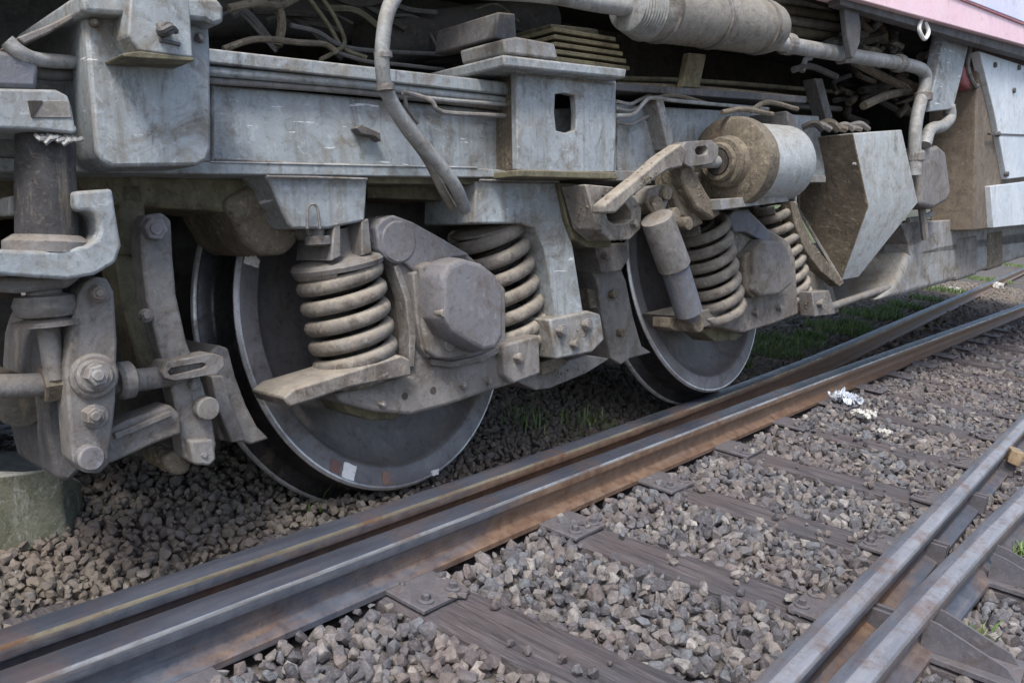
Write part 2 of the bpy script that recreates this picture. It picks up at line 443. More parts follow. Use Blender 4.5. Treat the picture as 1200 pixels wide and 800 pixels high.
# ------------------------------------------------------------------ object helpers
def link(name, bm, mat, parent=None, bevel=0.0, smooth=False, segs=2, origin=None):
    me = bpy.data.meshes.new(name)
    if origin is not None:
        bmesh.ops.translate(bm, verts=bm.verts, vec=-Vector(origin))
    bmesh.ops.recalc_face_normals(bm, faces=bm.faces)
    bm.to_mesh(me)
    bm.free()
    mats = mat if isinstance(mat, (list, tuple)) else [mat]
    for k in mats:
        me.materials.append(M[k])
    o = bpy.data.objects.new(name, me)
    COL.objects.link(o)
    if parent is not None:
        o.parent = parent
    if bevel:
        b = o.modifiers.new('bevel', 'BEVEL')
        b.width = bevel
        b.segments = segs
        b.limit_method = 'ANGLE'
        b.angle_limit = math.radians(32)
        b.harden_normals = False
    for p in me.polygons:
        p.use_smooth = smooth or bool(bevel)
    if smooth or bevel:
        me.set_sharp_from_angle(angle=math.radians(38))
    return o


def tag(o, label=None, cat=None, group=None, kind=None):
    if label:
        o['label'] = label
    if cat:
        o['category'] = cat
    if group:
        o['group'] = group
    if kind:
        o['kind'] = kind
    return o


def empty(name, loc, rot=None):
    e = bpy.data.objects.new(name, None)
    COL.objects.link(e)
    if rot is not None:
        e.matrix_world = Matrix.Translation(loc) @ rot.to_4x4()
    else:
        e.location = loc
    e.empty_display_size = 0.1
    return e


ROOT_O = {}


def train_root(name, origin_t):
    e = empty(name, train_to_world(origin_t), RT)
    ROOT_O[e.name] = Vector(origin_t)
    return e


def origin_of(parent):
    p = parent
    while p.parent is not None:
        p = p.parent
    return ROOT_O[p.name]


def part(name, bm, mat, parent, bevel=0.0, smooth=False, segs=2):
    """a piece modelled in train axes, hung below its thing or part"""
    return link(name, bm, mat, parent, bevel, smooth, segs, origin=origin_of(parent))


def loops_to_solid(bm, fr, bk):
    n = len(fr)
    a = [bm.verts.new(p) for p in fr]
    b = [bm.verts.new(p) for p in bk]
    bm.faces.new(a)
    bm.faces.new(list(reversed(b)))
    for i in range(n):
        j = (i + 1) % n
        bm.faces.new((a[i], b[i], b[j], a[j]))


def slab(pts, s_back, s_front, bm=None):
    """outline seen on the plane s_front, carried straight back to s_back"""
    bm = bm or bmesh.new()
    fr = [T(u, v, s_front) for u, v in pts]
    d = s_front - s_back
    bk = [p + Vector((0, d, 0)) for p in fr]
    loops_to_solid(bm, fr, bk)
    return bm


def ring_slab(outer, inner, s_back, s_front, bm=None):
    bm = bm or bmesh.new()
    d = Vector((0, s_front - s_back, 0))
    fo = [T(u, v, s_front) for u, v in outer]
    fi = [T(u, v, s_front) for u, v in inner]
    A = [bm.verts.new(p) for p in fo]
    Bv = [bm.verts.new(p) for p in fi]
    A2 = [bm.verts.new(p + d) for p in fo]
    B2 = [bm.verts.new(p + d) for p in fi]
    n = len(A)
    for i in range(n):
        j = (i + 1) % n
        bm.faces.new((A[i], A[j], Bv[j], Bv[i]))
        bm.faces.new((A2[i], B2[i], B2[j], A2[j]))
        bm.faces.new((A[i], A2[i], A2[j], A[j]))
        bm.faces.new((Bv[i], Bv[j], B2[j], B2[i]))
    return bm


def basis(axis):
    a = Vector(axis).normalized()
    h = Vector((0, 0, 1)) if abs(a.z) < 0.9 else Vector((1, 0, 0))
    e1 = a.cross(h).normalized()
    e2 = a.cross(e1).normalized()
    return a, e1, e2


def lathe(p0, axis, prof, n=32, bm=None, phase=0.0, closed=True):
    """prof: (radius, distance along axis)"""
    bm = bm or bmesh.new()
    a, e1, e2 = basis(axis)
    p0 = Vector(p0)
    rings = []
    for r, h in prof:
        if r < 1e-6:
            rings.append([bm.verts.new(p0 + a * h)])
        else:
            rings.append([bm.verts.new(p0 + a * h + (e1 * math.cos(phase + 2 * math.pi * k / n) + e2 * math.sin(phase + 2 * math.pi * k / n)) * r) for k in range(n)])
    for A, B in zip(rings, rings[1:]):
        if len(A) == 1 and len(B) == 1:
            continue
        for k in range(n):
            j = (k + 1) % n
            if len(A) == 1:
                bm.faces.new((A[0], B[j], B[k]))
            elif len(B) == 1:
                bm.faces.new((A[k], A[j], B[0]))
            else:
                bm.faces.new((A[k], A[j], B[j], B[k]))
    if closed:
        if len(rings[0]) > 1:
            bm.faces.new(list(reversed(rings[0])))
        if len(rings[-1]) > 1:
            bm.faces.new(rings[-1])
    return bm


def smooth_path(pts, k=6):
    P = [Vector(p) for p in pts]
    P = [P[0] * 2 - P[1]] + P + [P[-1] * 2 - P[-2]]
    out = []
    for i in range(1, len(P) - 2):
        for j in range(k):
            t = j / k
            p0, p1, p2, p3 = P[i - 1:i + 3]
            out.append(0.5 * ((2 * p1) + (p2 - p0) * t + (2 * p0 - 5 * p1 + 4 * p2 - p3) * t * t + (3 * p1 - p0 - 3 * p2 + p3) * t ** 3))
    out.append(P[-2])
    return out


def sweep(P, r, n=10, bm=None, wob=0.0):
    bm = bm or bmesh.new()
    P = [Vector(p) for p in P]
    t0 = (P[1] - P[0]).normalized()
    _, e1, e2 = basis(t0)
    rings = []
    for i, p in enumerate(P):
        t = (P[min(i + 1, len(P) - 1)] - P[max(i - 1, 0)])
        if t.length < 1e-9:
            t = t0
        t.normalize()
        e1 = (e1 - t * e1.dot(t)).normalized()
        e2 = t.cross(e1)
        rr = r[i] if isinstance(r, (list, tuple)) else r
        if wob:
            rr *= 1 + wob * mnoise.noise(p * 30)
        rings.append([bm.verts.new(p + (e1 * math.cos(2 * math.pi * k / n) + e2 * math.sin(2 * math.pi * k / n)) * rr) for k in range(n)])
    for A, B in zip(rings, rings[1:]):
        for k in range(n):
            j = (k + 1) % n
            bm.faces.new((A[k], A[j], B[j], B[k]))
    bm.faces.new(list(reversed(rings[0])))
    bm.faces.new(rings[-1])
    return bm


def tube(pix, r, n=10, bm=None, k=6):
    """pix: (u, v, s) points of its centre line; r in metres"""
    return sweep(smooth_path([T(*p) for p in pix], k), r, n, bm)


def bar(p, q, r, n=10, bm=None):
    return sweep([p, q], r, n, bm)


def cyl_front(u, v, s_back, s_front, r_px, n=24, bm=None, hexa=False):
    """a boss standing out of the side: axis across the train, its end centred at the pixel"""
    c = T(u, v, s_front)
    r = r_px * mpp(u, v, s_front)
    n = 6 if hexa else n
    e = r * 0.12
    return lathe(c, (0, 1, 0), [(r - e, 0), (r, e), (r, s_front - s_back)], n, bm, phase=random.random())


def bolt(u, v, s, r_px, parent, mat='casting', washer=True, proud=0.022, name='bolt'):
    bm = bmesh.new()
    if washer:
        cyl_front(u, v, s - 0.004, s + 0.007, r_px * 1.35, 24, bm)
    cyl_front(u, v, s, s + 0.007 + proud, r_px, 6, bm, hexa=True)
    cyl_front(u, v, s, s + 0.014 + proud, r_px * 0.5, 14, bm)
    return part(name, bm, mat, parent, smooth=False)


def helix(top, bot, R, r, turns, flat_top=0.6, flat_bot=0.6, seg=26, phase=0.0, bm=None, n=10):
    top, bot = Vector(top), Vector(bot)
    a, e1, e2 = basis(bot - top)
    Lg = (bot - top).length
    tot = turns
    P = []
    N_ = int(tot * seg)
    for i in range(N_ + 1):
        th = i / seg
        # closed ends: dead coils lie almost flat
        if th < flat_top:
            h = 0.25 * r * 2 * th / flat_top
        elif th > tot - flat_bot:
            h = Lg - 0.25 * r * 2 * (tot - th) / flat_bot
        else:
            q = (th - flat_top) / (tot - flat_top - flat_bot)
            h = 0.5 * r + (Lg - r) * q
        ang = phase + 2 * math.pi * th
        P.append(top + a * h + (e1 * math.cos(ang) + e2 * math.sin(ang)) * R)
    return sweep(P, r, n, bm)


def arc_pts(cu, cv, r, a0, a1, n):
    return [(cu + r * math.cos(math.radians(a0 + (a1 - a0) * i / n)), cv + r * math.sin(math.radians(a0 + (a1 - a0) * i / n))) for i in range(n + 1)]


# ================================================================== SETTING
def gz(x, y):
    """height of the ballast bed"""
    z = 0.012 * mnoise.noise(Vector((x * 1.7, y * 1.7, 0))) + 0.006 * mnoise.noise(Vector((x * 6, y * 6, 3)))
    if y > 1.5:
        z += 0.02 * min(1, (y - 1.5) / 0.3)
    return z - 0.012


def build_ground():
    bm = bmesh.new()
    xs = [-400, -60, -12, -4, -2] + [(-1.5 + 0.1 * i) for i in range(0, 120)] + [11, 13, 16, 20, 40, 120, 400, 900]
    ys = [-400, -60, -12, -5, -3] + [(-2 + 0.1 * i) for i in range(0, 60)] + [4.5, 6, 8, 12, 20, 60, 200, 700]
    vs = [[bm.verts.new((x, y, gz(x, y) - 0.028 if -3 < y < 4 and -2 < x < 11 else -0.04)) for y in ys] for x in xs]
    for i in range(len(xs) - 1):
        for j in range(len(ys) - 1):
            bm.faces.new((vs[i][j], vs[i + 1][j], vs[i + 1][j + 1], vs[i][j + 1]))
    o = link('ground', bm, 'soil', smooth=True)
    tag(o, 'dark gritty earth under the ballast and beyond the train', kind='structure')


build_ground()

RH = 0.117     # height of the rail heads above the sleepers


def rail_path(pts, x0, x1, step=0.25):
    xs = np.array([p[0] for p in pts])
    ys = np.array([p[1] for p in pts])
    out = []
    x = x0
    while x <= x1:
        out.append((x, float(np.interp(x, xs, ys))))
        x += step
    # smooth
    for _ in range(30):
        out = [out[0]] + [(out[i][0], (out[i - 1][1] + 2 * out[i][1] + out[i + 1][1]) / 4) for i in range(1, len(out) - 1)] + [out[-1]]
    return out


def make_rail(path, head_w, mats, label, h=RH, foot=0.052, corner='near'):
    hw = head_w / 2
    ftop = 0.017
    # half profile from centre-top to foot (y offset, z)
    near = [(-hw + 0.012, h), (-hw + 0.004, h - 0.0035), (-hw, h - 0.011), (-hw + 0.001, h - 0.032), (-hw + 0.018, h - 0.042), (-0.011, h * 0.45), (-0.016, 0.030), (-foot, ftop), (-foot, 0.003)]
    farp = [(-y, z) for y, z in reversed(near)]
    prof = near[::1] + farp + [(hw * .1, h + 0.0006)]
    bm = bmesh.new()
    rings = []
    x0, y0 = path[0]
    for i, (x, y) in enumerate(path):
        rings.append([bm.verts.new((x, y + py, pz)) for py, pz in prof])
    n = len(prof)
    for A, B in zip(rings, rings[1:]):
        for k in range(n):
            j = (k + 1) % n
            f = bm.faces.new((A[k], B[k], B[j], A[j]))
            if k in (0, n - 1):
                f.material_index = 1          # running surface
            elif k == 1:
                f.material_index = 2          # near upper corner
            elif k in (n - 2, n - 3, n - 4):
                f.material_index = 3          # far half of the head
    bm.faces.new(list(reversed(rings[0])))
    bm.faces.new(rings[-1])
    bmesh.ops.translate(bm, verts=bm.verts, vec=(0, -y0, 0))
    o = link('rail', bm, mats, smooth=True)
    o.location = (0, y0, 0)
    tag(o, label, 'rail', 'rails of the turnout')
    return o


make_rail(rail_path([(-2, 1.33), (0.5, 1.333), (2, 1.345), (4.2, 1.365), (8, 1.362), (60, 1.36)], -2, 60), 0.066, ['rail', 'rtop', 'redge', 'rtop'],
          'long grey rail with orange rust on its side, nearest the locomotive on the ballast side')
make_rail(rail_path([(-2, 1.46)] + [(1 + .5 * k, 1.465 + 0.0075 * (.5 * k) ** 2) for k in range(12)] + [(60, 1.465 + .227 + .07 * 53.5)], -2, 60), 0.060, ['rail_rusty', 'rtop', 'redge_y', 'rtop'],
          'rusty inner rail close beside the wheels, curving away behind its neighbour')
make_rail(rail_path([(-2, 0.445), (1, 0.445), (3, 0.437), (5, 0.44), (60, 0.44)], -2, 60), 0.062, ['rail_dark', 'rtop_l', 'rtop_l', 'rtop_m'],
          'worn grey rail at lower right, left one of the close pair')
make_rail(rail_path([(-2, 0.365), (1.0, 0.362), (1.5, 0.352), (2.3, 0.328), (3.3, 0.27), (5, 0.14), (8, -0.12), (60, -6)], -2, 60), 0.066, ['rail_dark', 'rtop_l', 'rtop_l', 'rtop_m'],
          'pale worn rail at lower right, right one of the close pair')

# ------------------------------------------------------------------ sleepers
SK = 0.10          # sleepers lie a little askew
SLEEPERS = [0.18, 0.78, 1.385, 1.985, 2.55, 3.155, 3.76, 4.37, 4.98, 5.6, 6.2, 6.8, 7.4, 8.0, 8.6, 9.2]      # x where each crosses y = 1.17
SW = [0.15, 0.15, 0.185, 0.16, 0.15, 0.15, 0.145] + [0.14] * 9
SLABELS = {2: 'broad weathered timber sleeper nearest the camera, running off the bottom edge', 3: 'weathered timber sleeper second from the bottom of the photo',
           4: 'timber sleeper with reddish worn end, third from the bottom', 5: 'dark timber sleeper fourth from the bottom, ballast heaped on both edges',
           6: 'sleeper just below the crumpled white plastic', }


def make_sleeper(i, xc, w):
    y0, y1 = -0.75, 1.72
    base = Vector((xc, 1.17, 0))
    o_root = None
    bm = bmesh.new()
    ny = 30
    rows = []
    for k in range(ny + 1):
        y = y0 + (y1 - y0) * k / ny
        cx = (y - 1.17) * SK * -1
        row = []
        for j, (dx, z) in enumerate([(-w / 2, -0.11), (-w / 2, -0.006), (-w / 2 + 0.012, 0.0), (-w / 6, 0.001), (w / 6, 0.001), (w / 2 - 0.012, 0.0), (w / 2, -0.006), (w / 2, -0.11)]):
            nz = 0.005 * mnoise.noise(Vector((xc * 9 + dx * 12, y * 5, 1.0))) if z > -0.05 else 0
            nx = 0.006 * mnoise.noise(Vector((xc * 7, y * 7, j * 2.0)))
            row.append(bm.verts.new((cx + dx + nx, y - 1.17, z + nz)))
        rows.append(row)
    for A, B in zip(rows, rows[1:]):
        for j in range(7):
            bm.faces.new((A[j], A[j + 1], B[j + 1], B[j]))
        bm.faces.new((A[7], A[0], B[0], B[7]))
    bm.faces.new(rows[0])
    bm.faces.new(list(reversed(rows[-1])))
    o = link('sleeper', bm, 'wood', smooth=True)
    o.location = base
    lab = SLABELS.get(i)
    ordn = ['first', 'second', 'third', 'fourth', 'fifth', 'sixth', 'seventh', 'eighth', 'ninth', 'tenth']
    if i == 0:
        lab = 'timber sleeper at the left edge, seen only behind the rusty inner rail'
    elif i == 1:
        lab = 'timber sleeper at the lower left corner, crossing behind the rails under the brake levers'
    elif lab is None:
        lab = 'half buried timber sleeper, %s one beyond the crumpled plastic bag counting away from the camera' % ordn[i - 7]
    tag(o, lab, 'sleeper', 'timber sleepers under the rails')
    return o


def sub(parent, name, bm, mat, bevel=0.0, smooth=False):
    return link(name, bm, mat, parent, bevel, smooth)


def box(bm, x0, x1, y0, y1, z0, z1, skew=0.0):
    v = [bm.verts.new((x + skew * y, y, z)) for x, y, z in ((x0, y0, z0), (x1, y0, z0), (x1, y1, z0), (x0, y1, z0), (x0, y0, z1), (x1, y0, z1), (x1, y1, z1), (x0, y1, z1))]
    for f in ((0, 3, 2, 1), (4, 5, 6, 7), (0, 1, 5, 4), (1, 2, 6, 5), (2, 3, 7, 6), (3, 0, 4, 7)):
        bm.faces.new([v[k] for k in f])
    return bm


_mesh_cache = {}


def shared(name, key, maker, mat, parent, loc, bevel=0.0, rz=0.0):
    if key not in _mesh_cache:
        o = link(name, maker(), mat, parent, bevel)
        _mesh_cache[key] = o
    else:
        o = _mesh_cache[key].copy()
        COL.objects.link(o)
        o.parent = parent
    o.location = loc
    o.rotation_euler = (0, 0, rz)
    return o


def m_plate():
    bm = bmesh.new()
    box(bm, -0.078, 0.078, -0.080, 0.095, 0, 0.012)
    return bm


def m_screw():
    bm = bmesh.new()
    lathe((0, 0, 0), (0, 0, 1), [(0.019, 0), (0.019, 0.004), (0.012, 0.006)], 14, bm)
    lathe((0, 0, 0.004), (0, 0, 1), [(0.011, 0), (0.011, 0.014), (0.008, 0.017)], 6, bm)
    return bm


def m_rib():
    # an upright gusset that props the outer rail, high at the rail end
    bm = bmesh.new()
    pts = [(0, 0), (0, 0.075), (-0.03, 0.07), (-0.17, 0.022), (-0.19, 0)]
    a = [bm.verts.new((-0.004, y, z)) for y, z in pts]
    b = [bm.verts.new((0.004, y, z)) for y, z in pts]
    bm.faces.new(a)
    bm.faces.new(list(reversed(b)))
    for i in range(5):
        j = (i + 1) % 5
        bm.faces.new((a[i], b[i], b[j], a[j]))
    return bm


def m_wide_plate():
    bm = bmesh.new()
    box(bm, -0.075, 0.075, -0.22, 0.0, 0, 0.014)
    return bm


def m_block():
    bm = bmesh.new()
    box(bm, -0.06, 0.06, -0.012, 0.012, 0.0, 0.05)
    return bm


def m_spacer():
    bm = bmesh.new()
    box(bm, -0.006, 0.006, -0.03, 0.03, 0.0, 0.062)
    return bm


for i, xc in enumerate(SLEEPERS):
    s = make_sleeper(i, xc, SW[i])
    near = i < 9

    def at(y):
        return -(y - 1.17) * SK
    yA = 1.17
    # tie plate on the ballast side of the first rail
    yp = 1.245 - 1.17
    pl = shared('tie_plate', 'plate', m_plate, 'plate', s, (at(1.245), yp, 0.004), 0.003, random.uniform(-.04, .04))
    if near:
        for dx in (-0.045, 0.045):
            shared('screw_spike', 'screw', m_screw, 'plate', pl, (dx, -0.052, 0.012), 0.0, random.random())
    pl = shared('tie_plate', 'plate', m_plate, 'plate', s, (at(0.50), 0.50 - 1.17, 0.004), 0.003, random.uniform(-.04, .04))
    if near:
        for dx in (-0.045, 0.04):
            shared('screw_spike', 'screw', m_screw, 'plate', pl, (dx, 0.07, 0.012), 0.0, random.random())
    # brace right of the outermost rail
    yr = 0.325 if xc < 2.2 else float(np.interp(xc, [2.2, 3.4, 5, 9], [0.30, 0.235, 0.09, -0.3]))
    wp = shared('brace_plate', 'wplate', m_wide_plate, 'plate', s, (at(yr), yr - 1.17, 0.005), 0.002, 0.03)
    if near:
        for dx in (-0.05, 0.03):
            shared('gusset', 'rib', m_rib, 'plate', wp, (dx, -0.02, 0.013), 0.0, 0.06)
        # ridged spacers between the pair of rails
        for dx in (-0.03, 0.0):
            shared('spacer', 'spacer', m_spacer, 'plate', s, (at(0.40) + dx, 0.402 - 1.17, 0.006), 0.001)

# ------------------------------------------------------------------ ballast stones
rng = np.random.RandomState(4)


def stone_shape(k):
    r = np.random.RandomState(100 + k)
    bm = bmesh.new()
    P = r.randn(20, 3)
    P /= np.linalg.norm(P, axis=1)[:, None]
    sc = np.array([1.0, r.uniform(0.65, 0.95), r.uniform(0.5, 0.8)])
    P = P * (0.80 + 0.26 * r.rand(20))[:, None] * sc
    for p in P:
        bm.verts.new(p)
    res = bmesh.ops.convex_hull(bm, input=bm.verts)
    junk = [g for g in res['geom_interior'] if isinstance(g, bmesh.types.BMVert)]
    if junk:
        bmesh.ops.delete(bm, geom=junk, context='VERTS')
    bmesh.ops.recalc_face_normals(bm, faces=bm.faces)
    bmesh.ops.triangulate(bm, faces=bm.faces)
    me = bpy.data.meshes.new('stone')
    bm.to_mesh(me)
    bm.free()
    me.polygons.foreach_set('use_smooth', np.zeros(len(me.polygons), dtype=bool))
    return me


SHAPES = [stone_shape(k) for k in range(14)]
SHV = []
for me in SHAPES:
    v = np.zeros(len(me.vertices) * 3)
    me.vertices.foreach_get('co', v)
    f = np.zeros(len(me.polygons) * 3, dtype=np.int32)
    me.polygons.foreach_get('vertices', f)
    SHV.append((v.reshape(-1, 3), f.reshape(-1, 3)))
    me.materials.append(M['stone'])


def on_sleeper(x, y, m=0.0):
    if y > 1.74:
        return False
    for xc, w in zip(SLEEPERS, SW):
        if abs(x - (xc - (y - 1.17) * SK)) < w / 2 - m:
            return True
    return False


def rail_clear(x, y):
    for p, hw in ((1.345, .055), (1.465 + 0.0075 * max(0, min(x, 6.5) - 1) ** 2 + .07 * max(0, x - 6.5), .05), (0.44, .045), (float(np.interp(x, [1, 2.3, 3.3, 5, 8], [0.36, 0.328, 0.27, 0.14, -0.12])), .045)):
        if abs(y - p) < hw:
            return False
    return True


def project(p):
    d = W.T @ (np.array(p) - np.array([0, 0, H]))
    if d[2] <= 0.1:
        return None
    return 600 + F * d[0] / d[2], 400 + F * d[1] / d[2], d[2]


stones = []      # x y z size shape rot


def rot_mat(r):
    q = r.randn(4)
    q /= np.linalg.norm(q)
    w, x, y, z = q
    return np.array([[1 - 2 * (y * y + z * z), 2 * (x * y - z * w), 2 * (x * z + y * w)], [2 * (x * y + z * w), 1 - 2 * (x * x + z * z), 2 * (y * z - x * w)], [2 * (x * z - y * w), 2 * (y * z + x * w), 1 - 2 * (x * x + y * y)]])


def scatter(x0, x1, y0, y1, step, rad, layers=2):
    for lay in range(layers):
        nx, ny = int((x1 - x0) / step), int((y1 - y0) / step)
        for i in range(nx):
            for j in range(ny):
                x = x0 + (i + rng.rand()) * step
                y = y0 + (j + rng.rand()) * step
                pr = project((x, y, 0))
                if pr is None or not (-120 < pr[0] < 1320 and -100 < pr[1] < 930):
                    continue
                s = rad * rng.uniform(0.5, 1.3) * (1.25 if rng.rand() < .12 else 1)
                z = gz(x, y) + (-0.016 if lay == 0 else 0.001) + rng.uniform(-0.006, 0.006)
                if y > 1.5:
                    z -= 0.004 + 0.006 * mnoise.noise(Vector((x * 3, y * 3, 7)))
                if on_sleeper(x, y, 0.014):
                    # the odd stone lies on a sleeper
                    if rng.rand() > 0.07 + (0.22 if y < 0.62 else 0) + (0.20 if y > 1.16 else 0) + 0.25 * max(0, min(1, (x - 3.4) / 3)):
                        continue
                    z = s * 0.45 + 0.002
                    s *= 0.65
                elif on_sleeper(x, y, -0.006) and lay == 1 and rng.rand() < 0.25:
                    continue
                if not rail_clear(x, y):
                    if not (1.38 < y < 1.44 or 0.38 < y < 0.42):
                        continue
                    z = -0.01
                    s *= 0.7
                stones.append((x, y, z, s, rng.randint(len(SHAPES))))


scatter(0.2, 3.2, -0.8, 1.45, 0.031, 0.0215)
scatter(0.2, 3.2, 1.45, 2.9, 0.027, 0.0165)
scatter(3.2, 6.5, -0.8, 3.2, 0.035, 0.0225)
scatter(6.5, 16.0, -0.5, 7.0, 0.065, 0.036, 1)
scatter(-1.2, 0.2, 1.3, 2.9, 0.027, 0.0165)

# the 300 stones that show largest are separate pieces
big = []
for k, (x, y, z, s, sh) in enumerate(stones):
    pr = project((x, y, z))
    if pr and -5 < pr[0] < 1205 and pr[1] < 805 and y < 1.27 and (rail_clear(x, y)) and y > -0.2:
        # must not be the buried layer
        if z > gz(x, y) - 0.006:
            big.append((s / pr[2], k))
big.sort(reverse=True)
bigset = set(k for _, k in big[:300])

Vs, Fs, tint = [], [], []
off = 0
ballast_root = None
for k, (x, y, z, s, sh) in enumerate(stones):
    if k in bigset:
        continue
    v, f = SHV[sh]
    R_ = rot_mat(rng)
    vv = (v @ R_.T) * s + np.array([x, y, z])
    Vs.append(vv)
    Fs.append(f + off)
    tint.append(np.full(len(vv), rng.rand()))
    off += len(vv)
Vs = np.concatenate(Vs)
Fs = np.concatenate(Fs)
tint = np.concatenate(tint)
me = bpy.data.meshes.new('ballast')
me.vertices.add(len(Vs))
me.vertices.foreach_set('co', Vs.ravel())
me.loops.add(len(Fs) * 3)
me.loops.foreach_set('vertex_index', Fs.ravel().astype(np.int32))
me.polygons.add(len(Fs))
me.polygons.foreach_set('loop_start', np.arange(0, len(Fs) * 3, 3, dtype=np.int32))
me.polygons.foreach_set('loop_total', np.full(len(Fs), 3, dtype=np.int32))
me.polygons.foreach_set('use_smooth', np.zeros(len(Fs), dtype=bool))
me.update(calc_edges=True)
a = me.attributes.new('tint', 'FLOAT', 'POINT')
a.data.foreach_set('value', tint.astype(np.float32))
me.materials.append(M['stone'])
ballast = bpy.data.objects.new('ballast', me)
COL.objects.link(ballast)
tag(ballast, 'grey and brown crushed stone ballast between and beside the rails', kind='stuff')
ballast_bed = empty('ballast_bed', (2, 0.9, 0))
bm = bmesh.new()
bpy.data.objects.remove(ballast_bed)
# the bed the separate stones belong to: a low bank of fines between the two pairs of rails
bm = bmesh.new()
xs = [0.1 + 0.08 * i for i in range(90)]
ys = [0.50 + 0.04 * i for i in range(20)]
vs = [[bm.verts.new((x, y, gz(x, y) - 0.022)) for y in ys] for x in xs]
for i in range(len(xs) - 1):
    for j in range(len(ys) - 1):
        bm.faces.new((vs[i][j], vs[i + 1][j], vs[i + 1][j + 1], vs[i][j + 1]))
bed = link('ballast_bed', bm, 'soil', smooth=True)
tag(bed, 'bed of crushed stone between the two pairs of rails', kind='structure')
for k in sorted(bigset):
    x, y, z, s, sh = stones[k]
    o = bpy.data.objects.new('stone', SHAPES[sh])
    COL.objects.link(o)
    o.parent = bed
    o.location = (x, y, z)
    o.scale = (s, s, s)
    o.rotation_euler = (rng.uniform(0, 6.28), rng.uniform(0, 6.28), rng.uniform(0, 6.28))


# ================================================================== BOGIE
bog = train_root('locomotive_bogie', (WX1 + 0.8, D0 + 0.5, WZ - WR))
tag(bog, 'leaning blue-grey locomotive bogie with dusty coil springs, its wheels off the rails', 'bogie')

# --- wheels: each wheelset has swung and tilted a little in its boxes
def wheel_frame(c, yaw, tilt):
    return Matrix.Translation(c) @ (Matrix.Rotation(yaw, 3, 'Z') @ Matrix.Rotation(tilt, 3, 'X')).to_4x4()


def wp(name, prof, mat, parent, fr, n=96, y=0.0, smooth=True, closed=False):
    bm = lathe((0, y, 0), (0, 1, 0), prof, n, closed=closed)
    bmesh.ops.transform(bm, matrix=fr, verts=bm.verts)
    return part(name, bm, mat, parent, smooth=smooth)


def make_wheel(fr, r, label):
    w = wp('wheel', [(0.0, 0.045), (0.10, 0.045), (0.115, 0.05), (0.14, 0.075), (0.22, 0.088), (0.34, 0.083), (0.40, 0.062), (0.435, 0.045),
                     (0.450, 0.018), (0.458, 0.004), (0.464, 0.0), (r - 0.012, 0.0)], 'wheel', bog, fr)
    w['label'] = label
    wp('worn_edge', [(r - 0.012, 0.0), (r - 0.007, 0.0), (r, 0.008), (r, 0.012)], 'bright', w, fr)
    wp('tread', [(r, 0.012), (r + 0.004, 0.085), (r + 0.010, 0.098), (r + 0.034, 0.112), (r + 0.044, 0.120), (r + 0.046, 0.130), (r + 0.036, 0.142), (0.40, 0.142), (0.2, 0.11), (0.0, 0.11)], 'tread', w, fr)
    wp('flange_edge', [(r + 0.0405, 0.114), (r + 0.0455, 0.119), (r + 0.0475, 0.125), (r + 0.0475, 0.131)], 'bright', w, fr)
    return w


FR0 = wheel_frame((WX0, D0, WZ), 0.1, -0.14)
FR1 = wheel_frame((1.4975, 2.1121, -0.2592), 0.1411, -0.1427)
FR2 = wheel_frame((3.1215, 2.1049, -0.2475), 0.0766, -0.1833)
w0 = make_wheel(FR0, 0.527, 'third wheel mostly hidden behind the brake levers at the left edge')
w1 = make_wheel(FR1, 0.527, 'large near wheel with white paint marks on its rim')
w2 = make_wheel(FR2, 0.524, 'farther wheel behind the dusty brake damper')


def paint_mark(w, fr, pts, mat):
    inv = fr.inverted()
    o_ = inv @ Vector((0, 0, 0))
    loc = []
    for u, v in pts:
        d = inv.to_3x3() @ Vector(TA @ np.array([(u - 600) / F, (v - 400) / F, 1.]))
        t = (-0.002 - o_.y) / d.y
        loc.append(o_ + d * t)
    # ragged brushed outline
    rag = []
    for i, p in enumerate(loc):
        q = loc[(i + 1) % len(loc)]
        for k in range(4):
            m_ = p.lerp(q, k / 4)
            rag.append(m_ + Vector((random.uniform(-1, 1), 0, random.uniform(-1, 1))) * (0.0018 if k else 0.0005))
    bm = bmesh.new()
    loops_to_solid(bm, [fr @ p for p in rag], [fr @ (p + Vector((0, .0035, 0))) for p in rag])
    part('paint_mark', bm, mat, w)


paint_mark(w1, FR1, [(288, 297), (299, 297), (305, 306), (303, 314), (286, 308)], 'chalk')
paint_mark(w1, FR1, [(404, 541), (418, 546), (415, 563), (401, 558)], 'chalk')
paint_mark(w1, FR1, [(389, 538), (401, 542), (398, 556), (387, 551)], 'redmark')
paint_mark(w1, FR1, [(448, 552), (457, 552), (458, 567), (449, 568)], 'rustmark')
paint_mark(w1, FR1, [(505, 552), (514, 549), (514, 556), (507, 557)], 'chalk')
